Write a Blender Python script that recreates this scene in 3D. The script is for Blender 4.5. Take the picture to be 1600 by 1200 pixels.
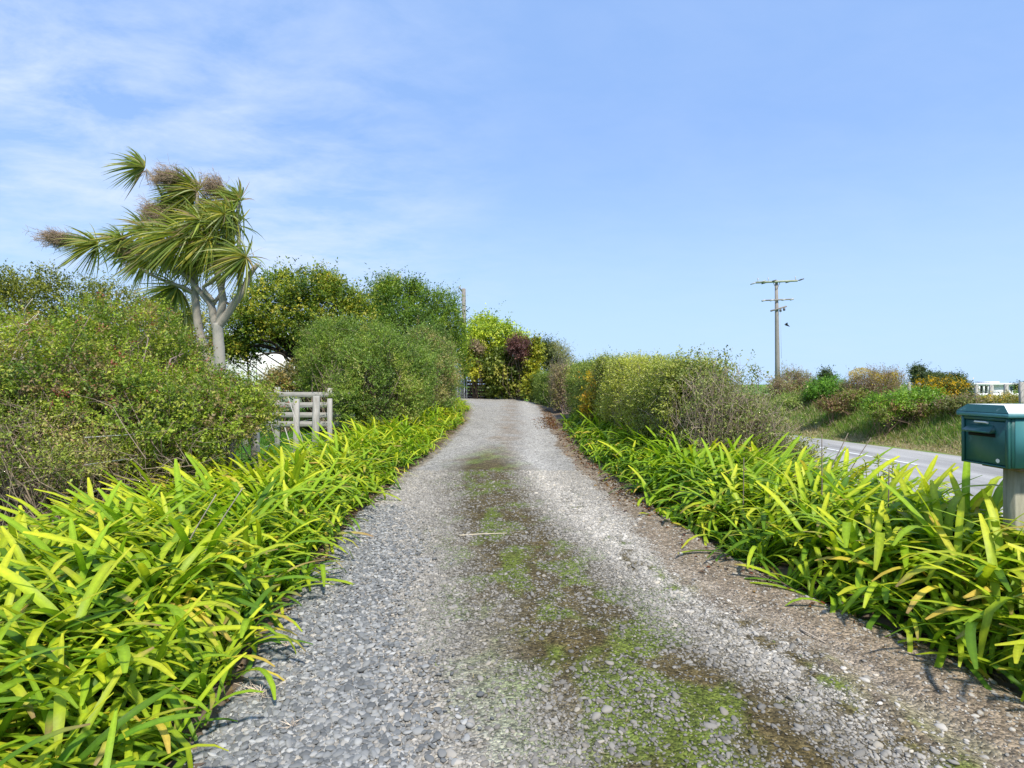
import bpy, math, random
import numpy as np
from math import radians as R
for o in list(bpy.data.objects): bpy.data.objects.remove(o)
S = bpy.context.scene
C = S.collection
random.seed(7); rng = np.random.default_rng(7)
F = 888.9; CAMZ = 1.4

# ---------------------------------------------------------------- camera, sky, sun, exposure
cam = bpy.data.cameras.new('camera'); co = bpy.data.objects.new('camera', cam); C.objects.link(co)
co.location = (0, 0, CAMZ); co.rotation_euler = (R(90), 0, 0)
cam.lens = 20; cam.sensor_width = 36; cam.clip_start = 0.05; cam.clip_end = 6000
S.camera = co
SUN = np.array([0.22, -0.62, 0.84]); SUN /= np.linalg.norm(SUN)
SEL = math.asin(SUN[2]); SAZ = math.atan2(SUN[0], SUN[1])
w = bpy.data.worlds.new('World'); S.world = w; w.use_nodes = True
nt = w.node_tree; nt.nodes.clear()
def N(t, nt=nt, **k):
    n = nt.nodes.new(t)
    for a, b in k.items(): setattr(n, a, b)
    return n
out = N('ShaderNodeOutputWorld'); bg = N('ShaderNodeBackground'); bg.inputs[1].default_value = 0.112
sky = N('ShaderNodeTexSky', sky_type='NISHITA'); sky.sun_disc = False
sky.sun_elevation = SEL; sky.sun_rotation = SAZ
sky.air_density = 1.0; sky.dust_density = 0.35; sky.ozone_density = 2.0
tc = N('ShaderNodeTexCoord'); sp = N('ShaderNodeSeparateXYZ')
nt.links.new(tc.outputs['Generated'], sp.inputs[0])
# the photograph's sky: paler than the bare model (thin high veil), whitening to the horizon
veil = N('ShaderNodeMix', data_type='RGBA'); veil.inputs[0].default_value = 0.70
veil.inputs[7].default_value = (2.55, 4.25, 7.9, 1)
nt.links.new(sky.outputs[0], veil.inputs[6])
hz = N('ShaderNodeMapRange'); hz.inputs[1].default_value = 0.0; hz.inputs[2].default_value = 0.42
hz.inputs[3].default_value = 0.88; hz.inputs[4].default_value = 0.0
hz.interpolation_type = 'SMOOTHSTEP'
nt.links.new(sp.outputs[2], hz.inputs[0])
hmix = N('ShaderNodeMix', data_type='RGBA'); hmix.inputs[7].default_value = (3.95, 5.6, 7.8, 1)
nt.links.new(hz.outputs[0], hmix.inputs[0]); nt.links.new(veil.outputs[2], hmix.inputs[6])
# wispy cirrus: project the direction on a high plane, stretch, fbm
zc = N('ShaderNodeMath', operation='ADD'); zc.inputs[1].default_value = 0.16
nt.links.new(sp.outputs[2], zc.inputs[0])
dv = N('ShaderNodeVectorMath', operation='DIVIDE'); cb = N('ShaderNodeCombineXYZ')
for i in range(3): nt.links.new(zc.outputs[0], cb.inputs[i])
nt.links.new(tc.outputs['Generated'], dv.inputs[0]); nt.links.new(cb.outputs[0], dv.inputs[1])
mp = N('ShaderNodeMapping'); mp.inputs['Rotation'].default_value = (0, 0, R(-55)); mp.inputs['Scale'].default_value = (1.25, 1.9, 1)
nt.links.new(dv.outputs[0], mp.inputs[0])
n1 = N('ShaderNodeTexNoise'); n1.inputs['Scale'].default_value = 2.6; n1.inputs['Detail'].default_value = 9; n1.inputs['Roughness'].default_value = 0.62; n1.inputs['Distortion'].default_value = 0.25
nt.links.new(mp.outputs[0], n1.inputs[0])
n2 = N('ShaderNodeTexNoise'); n2.inputs['Scale'].default_value = 0.55; n2.inputs['Detail'].default_value = 2
nt.links.new(dv.outputs[0], n2.inputs[0])
r1 = N('ShaderNodeMapRange'); r1.inputs[1].default_value = 0.36; r1.inputs[2].default_value = 0.80
nt.links.new(n1.outputs[0], r1.inputs[0])
# the veil of cirrus lies to the west (left), thinning eastwards
xm = N('ShaderNodeMapRange'); xm.inputs[1].default_value = 0.05; xm.inputs[2].default_value = -1.2
xm.inputs[3].default_value = 0.08; xm.inputs[4].default_value = 1.0
nx = N('ShaderNodeSeparateXYZ'); nt.links.new(dv.outputs[0], nx.inputs[0]); nt.links.new(nx.outputs[0], xm.inputs[0])
r2 = N('ShaderNodeMapRange'); r2.inputs[1].default_value = 0.30; r2.inputs[2].default_value = 0.55
nt.links.new(n2.outputs[0], r2.inputs[0])
mu = N('ShaderNodeMath', operation='MULTIPLY'); nt.links.new(r1.outputs[0], mu.inputs[0]); nt.links.new(xm.outputs[0], mu.inputs[1])
mu2 = N('ShaderNodeMath', operation='MULTIPLY'); nt.links.new(mu.outputs[0], mu2.inputs[0]); nt.links.new(r2.outputs[0], mu2.inputs[1])
mu3 = N('ShaderNodeMath', operation='MULTIPLY', use_clamp=True); nt.links.new(mu2.outputs[0], mu3.inputs[0]); mu3.inputs[1].default_value = 1.15
cmix = N('ShaderNodeMix', data_type='RGBA'); cmix.inputs[7].default_value = (5.3, 6.1, 7.8, 1)
nt.links.new(mu3.outputs[0], cmix.inputs[0]); nt.links.new(hmix.outputs[2], cmix.inputs[6])
nt.links.new(cmix.outputs[2], bg.inputs[0]); nt.links.new(bg.outputs[0], out.inputs[0])
sl = bpy.data.lights.new('sun', 'SUN'); sl.energy = 4.4; sl.angle = R(3.5); sl.color = (1.0, 0.94, 0.83)
so = bpy.data.objects.new('sun', sl); C.objects.link(so); so.location = (6, -8, 20)
from mathutils import Vector, Matrix
so.rotation_euler = Vector(SUN).to_track_quat('Z', 'Y').to_euler()
S.view_settings.view_transform = 'Standard'; S.view_settings.look = 'None'
S.view_settings.gamma = 1; S.view_settings.use_curve_mapping = False
S.view_settings.exposure = 0.42
S.render.engine = 'CYCLES'
S.cycles.max_bounces = 6; S.cycles.diffuse_bounces = 4; S.cycles.transmission_bounces = 4; S.cycles.glossy_bounces = 2; S.cycles.transparent_max_bounces = 4

# ---------------------------------------------------------------- helpers
def P(px, py, Y): return np.array([(px-800)/F*Y, Y, CAMZ-(py-600)/F*Y])
def X(px, Y): return (px-800)/F*Y
def Z(py, Y): return CAMZ-(py-600)/F*Y
def nrm(a): return a/np.maximum(np.linalg.norm(a, axis=-1, keepdims=True), 1e-9)
def hash2(ix, iy, s=0):
    h = (ix.astype(np.int64)*374761393 + iy.astype(np.int64)*668265263 + s*2147483647) & 0xffffffff
    h = ((h ^ (h >> 13))*1274126177) & 0xffffffff
    return ((h ^ (h >> 16)) & 0xffff)/65535.0
def vn(x, y, s=0):
    x = np.asarray(x, float); y = np.asarray(y, float)
    ix = np.floor(x); iy = np.floor(y); fx = x-ix; fy = y-iy
    fx = fx*fx*(3-2*fx); fy = fy*fy*(3-2*fy)
    a = hash2(ix, iy, s); b = hash2(ix+1, iy, s); c = hash2(ix, iy+1, s); d = hash2(ix+1, iy+1, s)
    return (a*(1-fx)+b*fx)*(1-fy)+(c*(1-fx)+d*fx)*fy
def fbm(x, y, s=0, o=4):
    r = 0; a = .5
    for i in range(o): r = r+a*vn(x*2**i, y*2**i, s+i); a *= .5
    return r/(1-.5**o)
def sst(e0, e1, x): t = np.clip((x-e0)/(e1-e0), 0, 1); return t*t*(3-2*t)

def mat(name, col=(.5, .5, .5), rough=.8, spec=.3, build=None):
    m = bpy.data.materials.new(name); m.use_nodes = True
    b = m.node_tree.nodes['Principled BSDF']
    b.inputs['Base Color'].default_value = (*col, 1); b.inputs['Roughness'].default_value = rough
    b.inputs['Specular IOR Level'].default_value = spec
    if build: build(m.node_tree, b)
    return m
def noisecol(c1, c2, scale=5, detail=5, bump=0, bscale=None, stretch=(1, 1, 1), lo=.35, hi=.65):
    def f(t, b):
        tcn = N('ShaderNodeTexCoord', t); m = N('ShaderNodeMapping', t); m.inputs['Scale'].default_value = stretch
        t.links.new(tcn.outputs['Object'], m.inputs[0])
        n = N('ShaderNodeTexNoise', t); n.inputs['Scale'].default_value = scale; n.inputs['Detail'].default_value = detail; n.inputs['Roughness'].default_value = .65
        t.links.new(m.outputs[0], n.inputs[0])
        rm = N('ShaderNodeMapRange', t); rm.inputs[1].default_value = lo; rm.inputs[2].default_value = hi
        t.links.new(n.outputs[0], rm.inputs[0])
        x = N('ShaderNodeMix', t, data_type='RGBA'); x.inputs[6].default_value = (*c1, 1); x.inputs[7].default_value = (*c2, 1)
        t.links.new(rm.outputs[0], x.inputs[0]); t.links.new(x.outputs[2], b.inputs['Base Color'])
        if bump:
            nb = N('ShaderNodeTexNoise', t); nb.inputs['Scale'].default_value = bscale or scale*4; nb.inputs['Detail'].default_value = 4
            t.links.new(m.outputs[0], nb.inputs[0])
            bp = N('ShaderNodeBump', t); bp.inputs['Strength'].default_value = bump; bp.inputs['Distance'].default_value = .02
            t.links.new(nb.outputs[0], bp.inputs['Height']); t.links.new(bp.outputs[0], b.inputs['Normal'])
    return f
def leafmat(name, trans=.35, rough=.45, spec=.35, mottle=0):
    m = bpy.data.materials.new(name); m.use_nodes = True; t = m.node_tree
    b = t.nodes['Principled BSDF']; o = t.nodes['Material Output']
    a = N('ShaderNodeAttribute', t, attribute_name='tint')
    t.links.new(a.outputs['Color'], b.inputs['Base Color']); b.inputs['Roughness'].default_value = rough; b.inputs['Specular IOR Level'].default_value = spec
    src = a.outputs['Color']
    if mottle:
        tcn = N('ShaderNodeTexCoord', t); mp_ = N('ShaderNodeMapping', t); mp_.inputs['Scale'].default_value = (1, 1, 1)
        t.links.new(tcn.outputs['Object'], mp_.inputs[0]); nn_ = N('ShaderNodeTexNoise', t); nn_.inputs['Scale'].default_value = 38; nn_.inputs['Detail'].default_value = 6; nn_.inputs['Roughness'].default_value = .7
        t.links.new(mp_.outputs[0], nn_.inputs[0]); rr_ = N('ShaderNodeMapRange', t); rr_.inputs[1].default_value = .3; rr_.inputs[2].default_value = .7; rr_.inputs[3].default_value = 1-mottle; rr_.inputs[4].default_value = 1+mottle*.6
        t.links.new(nn_.outputs[0], rr_.inputs[0]); vs_ = N('ShaderNodeVectorMath', t, operation='SCALE'); t.links.new(src, vs_.inputs[0]); t.links.new(rr_.outputs[0], vs_.inputs['Scale']); src = vs_.outputs[0]
        t.links.new(src, b.inputs['Base Color']); bp = N('ShaderNodeBump', t); bp.inputs['Strength'].default_value = .25; bp.inputs['Distance'].default_value = .004; t.links.new(nn_.outputs[0], bp.inputs['Height']); t.links.new(bp.outputs[0], b.inputs['Normal'])
    tr = N('ShaderNodeBsdfTranslucent', t)
    g = N('ShaderNodeMix', t, data_type='RGBA', blend_type='MULTIPLY'); g.inputs[0].default_value = 1; g.inputs[7].default_value = (1.15, 1.2, .6, 1)
    t.links.new(src, g.inputs[6]); t.links.new(g.outputs[2], tr.inputs[0])
    mx = N('ShaderNodeMixShader', t); mx.inputs[0].default_value = trans
    t.links.new(b.outputs[0], mx.inputs[1]); t.links.new(tr.outputs[0], mx.inputs[2]); t.links.new(mx.outputs[0], o.inputs[0])
    return m
LEAF = leafmat('shrub_leaf'); AGA = leafmat('strap_leaf', .40, .46, .28, .2)
def tintmat(name, rough=.85, spec=.2, bump=0, bs=60):
    def f(t, b):
        a = N('ShaderNodeAttribute', t, attribute_name='tint'); t.links.new(a.outputs['Color'], b.inputs['Base Color'])
        if bump:
            tcn = N('ShaderNodeTexCoord', t); nb = N('ShaderNodeTexNoise', t); nb.inputs['Scale'].default_value = bs; nb.inputs['Detail'].default_value = 5
            t.links.new(tcn.outputs['Object'], nb.inputs[0]); bp = N('ShaderNodeBump', t); bp.inputs['Strength'].default_value = bump; bp.inputs['Distance'].default_value = .01
            t.links.new(nb.outputs[0], bp.inputs['Height']); t.links.new(bp.outputs[0], b.inputs['Normal'])
    return mat(name, rough=rough, spec=spec, build=f)
BARK = tintmat('bark', .9, .15, .5, 22)

def mesh(name, V, faces, m=None, col=None, smooth=False):
    """V (n,3); faces: list of int arrays (k, 3|4); col (n,3) vertex tint"""
    me = bpy.data.meshes.new(name); V = np.asarray(V, np.float32)
    me.vertices.add(len(V)); me.vertices.foreach_set('co', V.ravel())
    faces = [np.asarray(f, np.int32) for f in faces if len(f)]
    nl = sum(f.size for f in faces); npz = sum(len(f) for f in faces)
    me.loops.add(nl); me.loops.foreach_set('vertex_index', np.concatenate([f.ravel() for f in faces]))
    me.polygons.add(npz)
    tot = np.concatenate([np.full(len(f), f.shape[1], np.int32) for f in faces])
    st = np.concatenate([[0], np.cumsum(tot)[:-1]]).astype(np.int32)
    me.polygons.foreach_set('loop_start', st); me.polygons.foreach_set('loop_total', tot)
    if smooth: me.polygons.foreach_set('use_smooth', np.ones(npz, bool))
    me.update(calc_edges=True)
    if col is not None:
        at = me.color_attributes.new('tint', 'FLOAT_COLOR', 'POINT')
        c4 = np.ones((len(V), 4), np.float32); c4[:, :3] = col; at.data.foreach_set('color', c4.ravel())
    if m: me.materials.append(m)
    return me
def tag(o, label=None, cat=None, group=None, kind=None):
    if label: o['label'] = label
    if cat: o['category'] = cat
    if group: o['group'] = group
    if kind: o['kind'] = kind
    return o
def empty(name, loc, label=None, cat=None, group=None, rz=0):
    o = bpy.data.objects.new(name, None); C.objects.link(o); o.location = loc; o.rotation_euler = (0, 0, rz)
    o.empty_display_size = .1
    return tag(o, label, cat, group)
class MB:
    def __init__(s): s.V = []; s.F = {3: [], 4: []}; s.c = []; s.n = 0
    def add(s, V, *faces, col=(.5, .5, .5)):
        V = np.asarray(V, float).reshape(-1, 3)
        for f in faces:
            f = np.asarray(f, int)
            if len(f): s.F[f.shape[1]].append(f+s.n)
        c = np.asarray(col, float); c = np.broadcast_to(c, (len(V), 3)); s.c.append(c)
        s.V.append(V); s.n += len(V)
    def box(s, lo, hi, col=(.5, .5, .5), M=None, bev=0):
        (a, b, c), (d, e, f) = lo, hi
        k = bev
        if k:
            V = []
            for z, q in ((c, k), (c+k, 0), (f-k, 0), (f, k)):
                V += [(a+q, b+k*(q == 0)+q*0, z)] if 0 else []
            # octagonal section with chamfered ends
            def ring(z, i):
                x0, x1, y0, y1 = a+i, d-i, b+i, e-i
                return [(x0+k, y0, z), (x1-k, y0, z), (x1, y0+k, z), (x1, y1-k, z), (x1-k, y1, z), (x0+k, y1, z), (x0, y1-k, z), (x0, y0+k, z)]
            V = ring(c, k)+ring(c+k, 0)+ring(f-k, 0)+ring(f, k)
            Q = [(r*8+i, r*8+(i+1) % 8, (r+1)*8+(i+1) % 8, (r+1)*8+i) for r in range(3) for i in range(8)]
            caps4 = []
            for base, flip in ((0, 1), (24, 0)):
                q = [(0, 1, 2, 3), (0, 3, 4, 7), (4, 5, 6, 7)]
                for t in q:
                    t = tuple(base+i for i in t); caps4.append(t[::-1] if flip else t)
            V = np.array(V, float)
            if M is not None: V = V@M[:3, :3].T+M[:3, 3]
            s.add(V, Q+caps4, col=col); return
        V = np.array([(a, b, c), (d, b, c), (d, e, c), (a, e, c), (a, b, f), (d, b, f), (d, e, f), (a, e, f)], float)
        if M is not None: V = V@M[:3, :3].T+M[:3, 3]
        s.add(V, [(0, 3, 2, 1), (4, 5, 6, 7), (0, 1, 5, 4), (1, 2, 6, 5), (2, 3, 7, 6), (3, 0, 4, 7)], col=col)
    def tube(s, pts, rad, sides=8, col=(.5, .5, .5), cap=True, lump=0):
        pts = np.asarray(pts, float); n = len(pts); rad = np.broadcast_to(np.asarray(rad, float), (n,))
        T = np.gradient(pts, axis=0); T = nrm(T)
        up = np.array([0.13, 0.31, .94]);
        A = nrm(np.cross(T, up)); B = np.cross(T, A)
        th = np.linspace(0, 2*np.pi, sides, endpoint=False)
        rr = rad[:, None]*(1+lump*(rng.random((n, sides))-.5))
        V = pts[:, None, :]+rr[..., None]*(np.cos(th)[None, :, None]*A[:, None, :]+np.sin(th)[None, :, None]*B[:, None, :])
        i = np.arange(n-1)[:, None]; j = np.arange(sides)[None, :]; j2 = (j+1) % sides
        Q = np.stack([i*sides+j, i*sides+j2, (i+1)*sides+j2, (i+1)*sides+j], -1).reshape(-1, 4)
        V = V.reshape(-1, 3); fs = [Q]
        if cap:
            V = np.vstack([V, pts[0], pts[-1]]); a = n*sides
            jj = np.arange(sides); j3 = (jj+1) % sides
            fs.append(np.stack([np.full(sides, a), j3, jj], -1)); fs.append(np.stack([np.full(sides, a+1), (n-1)*sides+jj, (n-1)*sides+j3], -1))
        s.add(V, *fs, col=col)
    def build(s, name, m=None, parent=None, smooth=False, loc=None):
        V = np.vstack(s.V)
        org = np.zeros(3)
        if parent is not None: pass
        me = mesh(name, V, [np.vstack(f) for f in s.F.values() if f], m, np.vstack(s.c), smooth)
        o = bpy.data.objects.new(name, me); C.objects.link(o)
        if parent is not None: o.parent = parent
        if loc is not None: o.location = loc
        return o
def curve(pts, n=8):
    """Catmull-Rom resample"""
    p = np.asarray(pts, float); p = np.vstack([2*p[0]-p[1], p, 2*p[-1]-p[-2]]); o = []
    for i in range(1, len(p)-2):
        for t in np.linspace(0, 1, n, endpoint=False):
            a, b, c, d = p[i-1:i+3]
            o.append(.5*((2*b)+(-a+c)*t+(2*a-5*b+4*c-d)*t*t+(-a+3*b-3*c+d)*t**3))
    o.append(p[-2]); return np.array(o)

# vectorised bits ------------------------------------------------
def add_leaves(mb, Pb, D, Up, L, W, col, fold=.25):
    n = len(Pb); D = nrm(D); S_ = nrm(np.cross(D, Up)); Nn = np.cross(S_, D)
    L = np.broadcast_to(L, (n,))[:, None]; W = np.broadcast_to(W, (n,))[:, None]
    m = Pb+D*L*.45+Nn*W*fold
    V = np.stack([Pb, m+S_*W*.5, Pb+D*L-Nn*L*.08, m-S_*W*.5], 1).reshape(-1, 3)
    i = np.arange(n)[:, None]*4
    mb.add(V, i+np.array([[0, 1, 2, 3]]), col=np.repeat(col, 4, 0))
def add_twigs(mb, A, B, r0, r1, bend=.15, segs=3, col=(.2, .15, .1), sides=3):
    n = len(A); L = np.linalg.norm(B-A, axis=1, keepdims=True)
    off = rng.normal(size=(n, 3))*L*bend
    t = np.linspace(0, 1, segs+1)[None, :, None]
    pts = A[:, None]*(1-t)+B[:, None]*t+off[:, None]*(4*t*(1-t))
    pts[:, 1:-1] += rng.normal(size=(n, segs-1, 3))*L[:, None]*.03
    T = nrm(B-A); a = nrm(np.cross(T, np.array([.3, .2, .93]))); b = np.cross(T, a)
    rr = (np.broadcast_to(r0, (n,))[:, None]*(1-t[..., 0])+np.broadcast_to(r1, (n,))[:, None]*t[..., 0])
    th = np.arange(sides)*2*np.pi/sides
    ring = np.cos(th)[None, :, None]*a[:, None]+np.sin(th)[None, :, None]*b[:, None]
    V = pts[:, :, None, :]+rr[:, :, None, None]*ring[:, None]
    base = (np.arange(n)*(segs+1)*sides)[:, None, None]; i = np.arange(segs)[None, :, None]; j = np.arange(sides)[None, None, :]; j2 = (j+1) % sides
    Q = np.stack([base+i*sides+j, base+i*sides+j2, base+(i+1)*sides+j2, base+(i+1)*sides+j], -1).reshape(-1, 4)
    c = np.asarray(col, float)
    if c.ndim == 1: c = c[None]*(0.6+.8*rng.random((n, 1)))
    mb.add(V.reshape(-1, 3), Q, col=np.repeat(c, (segs+1)*sides, 0))
    return pts

# ---------------------------------------------------------------- terrain
eY = np.array([0, 2.07, 3.1, 4.1, 6.2, 8.3, 11.4, 16.8, 22, 26, 30.5])
eL = np.array([-1.0, -1.12, -1.26, -1.40, -1.58, -1.62, -1.46, -1.36, -1.6, -2.2, -4.2])
eR = np.array([2.4, 2.25, 2.12, 1.75, 1.52, 1.38, 1.2, 1.28, 1.3, 1.25, 1.0])
def xl(y): return np.interp(y, eY, eL)
def xr(y): return np.interp(y, eY, eR)
fY = np.array([-40, 0, 3, 7, 10, 12.2, 14.5, 16.8, 20, 26, 36, 60, 140])
fX = np.array([11.4, 10.9, 10.75, 10.5, 10.1, 9.63, 9.1, 8.6, 7.9, 6.3, 3.0, -8, -60])
nX = np.array([5.2, 5.15, 5.1, 5.0, 4.85, 4.7, 4.4, 4.1, 3.6, 2.5, 0, -10, -62])
lX = np.array([8.7, 8.3, 8.2, 8.02, 7.85, 7.66, 7.46, 7.1, 6.3, 4.9, 1.8, -9, -61])
def rf(y): return np.interp(y, fY, fX)
def rn(y): return np.interp(y, fY, nX)
def H(x, y):
    x = np.asarray(x, float); y = np.asarray(y, float)
    rise = np.clip((y-8)*.0295, 0, .68)
    hl = rise
    d = x-rn(y)                       # towards the road it drops
    hr = rise*(1-sst(-1.5, 0, d))-.15*sst(-1.2, -.1, d)
    t = x-rf(y)
    bank = .92*sst(0.15, 2.3, t)
    far = np.clip((t-3)/100, 0, 1)
    top = bank-1.9*np.sqrt(far)*.9
    hr = np.where(t > 0, -.15+top, hr)
    farY = sst(45, 130, y)
    base = np.where(x < -2, hl, hr)
    base = base*(1-farY)+farY*np.where(t > 0, np.minimum(base, -1.2), -1.2)
    base = base-2.0*sst(150, 500, np.hypot(x, y))
    b = fbm(x*.7, y*.7, 3)-.5
    return base+b*.10*np.clip(np.hypot(x, y)/10, .2, 1.5)*sst(.3, 1.2, np.abs(t))*(((x < xl(y)-.3) | (t > .2)))
def grid(xs, ys, zf):
    Xg, Yg = np.meshgrid(xs, ys, indexing='ij'); V = np.stack([Xg, Yg, zf(Xg, Yg)], -1).reshape(-1, 3)
    nx, ny = len(xs), len(ys); i = np.arange(nx-1)[:, None]; j = np.arange(ny-1)[None]
    Q = np.stack([i*ny+j, (i+1)*ny+j, (i+1)*ny+j+1, i*ny+j+1], -1).reshape(-1, 4)
    return V, Q
xs = np.unique(np.concatenate([np.linspace(-3000, -60, 14), np.linspace(-60, -14, 18), np.linspace(-14, 22, 145), np.linspace(22, 90, 24), np.linspace(90, 3000, 14)]))
ys = np.unique(np.concatenate([np.linspace(-400, -6, 8), np.linspace(-6, 40, 185), np.linspace(40, 160, 30), np.linspace(160, 5000, 16)]))
def groundz(x, y):
    z = H(x, y)
    z = z+.11*sst(.1, .7, xl(y)-x)*sst(-3.4, -2.6, x)*sst(24, 18, y)+.15*sst(.15, .9, x-xr(y))*sst(0.1, .9, rn(y)-.6-x)*sst(17, 12, y)
    ind = sst(0, .3, x-xl(y)+.1)*sst(0, .3, xr(y)+.35-x)*(y < 31)
    inr = sst(0, .25, x-rn(y))*sst(0, .25, rf(y)-x)
    return z-.10*ind-.06*inr
V, Q = grid(xs, ys, groundz)
gx, gy = V[:, 0], V[:, 1]
g = fbm(gx*1.3, gy*1.3, 11)[:, None]
soil = np.array([.15, .115, .085])*(.7+.7*g); grass = np.array([.10, .20, .03])*(.7+.6*g); dry = np.array([.30, .24, .13])*(.8+.4*g)
inbed = (sst(-3.3, -3.0, gx)*(gx < rn(gy)-.1)*(gy < 34))[:, None]
gc = grass*(1-inbed)+soil*inbed
t_ = gx-rf(gy)
near = (sst(.0, .2, t_)*(1-sst(.4, 1.2, t_)))[:, None]; gc = gc*(1-near*.8)+dry*near*.8
verge = (sst(-.9, -.3, gx-rn(gy))*(gx < rn(gy)+.2)*(gy < 40))[:, None]; gc = gc*(1-verge*.6)+np.array([.13, .16, .05])*verge*.6
GROUND = tintmat('soil_and_grass', .95, .1, .6, 25)
o = bpy.data.objects.new('ground', mesh('ground', V, [Q], GROUND, gc, True)); C.objects.link(o); tag(o, kind='structure')

# driveway -------------------------------------------------------
mossY = np.array([0, 2.1, 2.8, 3.6, 4.6, 6, 8, 10, 14, 30]); mossX = np.array([1.1, .85, .56, .32, .10, -.14, -.36, -.48, -.25, -.2])
def masks(x, y):
    mx_ = np.interp(y, mossY, mossX); wd = np.interp(y, [0, 3, 5, 9, 12], [.95, .90, .78, .72, .3])
    n = fbm(x*3.1, y*2.2, 21, 5); nf = fbm(x*11, y*9, 31, 4)
    d = np.abs(x-mx_+(.25*(n-.5)))/wd
    moss = np.clip(1.35-d, 0, 1)*sst(.28, .48, nf*.55+n*.45+.22*(1.1-d))*(1-sst(9, 13, y))
    d2 = np.abs(x-(xr(y)-.72))/.22
    moss2 = np.clip(1.2-d2, 0, 1)*sst(.5, .68, nf*.5+n*.5)*.8*(1-sst(7, 10, y))
    moss = np.clip(moss+moss2, 0, 1)
    e = xr(y)-x
    wdirt = np.interp(y, [0, 2.2, 4, 6, 10, 20], [.82, .78, .66, .40, .24, .22])
    dirt = 1-sst(wdirt*.7, wdirt*1.25, e+.25*(n-.5)+.1*(nf-.5))
    el = x-xl(y); dirt = np.maximum(dirt, .7*(1-sst(.02, .14, el+.15*(nf-.5)))*sst(3.5, 6, y))
    dirt = np.maximum(dirt, .8*sst(.60, .72, fbm(x*2.3+9, y*2.0, 77))*np.clip(1.3-d, 0, 1))
    strip = np.clip(1.3-np.abs(x-mx_-.2)/.40, 0, 1)*sst(4.5, 7, y)
    dirt = np.maximum(dirt, strip*.55*sst(.35, .6, n))
    dust = np.exp(-((x+.10+.05*(y-2.4)+.2*(n-.5))/.24)**2)*sst(4.2, 2.9, y)*sst(.2, .5, nf*.5+.25)
    dust = np.maximum(dust, .5*np.exp(-((x+.45)/.25)**2)*sst(3, 5, y)*(n))
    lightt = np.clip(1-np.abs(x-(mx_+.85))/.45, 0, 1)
    return moss, dirt, dust, n, nf, lightt
def drz(x, y):
    m_, d_, u_, n, nf, _ = masks(x, y)
    z = H(x, y)+.012*(n-.5)+.008*(nf-.5)+.018*np.clip(1-np.abs(x-np.interp(y, mossY, mossX))/.5, 0, 1)
    e = xr(y)-x
    rut = -.022*np.exp(-((e-.42)/.07)**2)+.015*np.exp(-((e-.56)/.05)**2)*(vn(x*14, y*5, 5)+.3)
    z = z+rut*sst(5, 3.6, y)
    ed = np.minimum(x-(xl(y)-.28), xr(y)+.3-x); z = z-.07*(1-sst(0, .28, ed))
    return z
ysd = np.concatenate([np.arange(.6, 8, .028), np.arange(8, 16, .07), np.arange(16, 30.6, .16)])
us = np.linspace(0, 1, 130)
Yg, Ug = np.meshgrid(ysd, us, indexing='ij'); Xg = (xl(Yg)-.28)*(1-Ug)+(xr(Yg)+.3)*Ug
Zg = drz(Xg, Yg); moss, dirt, dust, n_, nf, lt = masks(Xg, Yg)
V = np.stack([Xg, Yg, Zg], -1).reshape(-1, 3); ny, nx_ = Xg.shape
i = np.arange(ny-1)[:, None]; j = np.arange(nx_-1)[None]
Q = np.stack([i*nx_+j, i*nx_+j+1, (i+1)*nx_+j+1, (i+1)*nx_+j], -1).reshape(-1, 4)
def dcol(x, y, moss, dirt, dust, n, nf, lt):
    def e(v): return np.asarray(v)[..., None]
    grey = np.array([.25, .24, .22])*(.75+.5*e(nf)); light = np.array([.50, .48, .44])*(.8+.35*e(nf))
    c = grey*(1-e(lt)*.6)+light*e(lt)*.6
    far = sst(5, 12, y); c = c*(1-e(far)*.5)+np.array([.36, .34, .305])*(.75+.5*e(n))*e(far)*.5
    dc = np.array([.21, .165, .118])*(.6+.8*e(nf)); c = c*(1-e(dirt))+dc*e(dirt)
    ed = xr(y)-x; rt = sst(.30, .40, ed)*sst(.62, .46, ed)*sst(6, 4, y); c = c*(1-e(rt)*.55)+np.array([.30, .255, .20])*(.7+.5*e(nf))*e(rt)*.55
    c = c*(1-e(dust)*.8)+np.array([.37, .35, .305])*(.8+.35*e(nf))*e(dust)*.8
    hue = sst(.47, .63, fbm(x*4.5+3, y*3.2, 63, 4)); mc = np.array([.075, .056, .018])*(1-e(hue))+np.array([.095, .125, .014])*e(hue)
    mc = mc*(.55+.9*e(nf)); c = c*(1-e(moss)*.92)+mc*e(moss)*.92
    return c
cd = dcol(Xg, Yg, moss, dirt, dust, n_, nf, lt).reshape(-1, 3)
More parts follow.
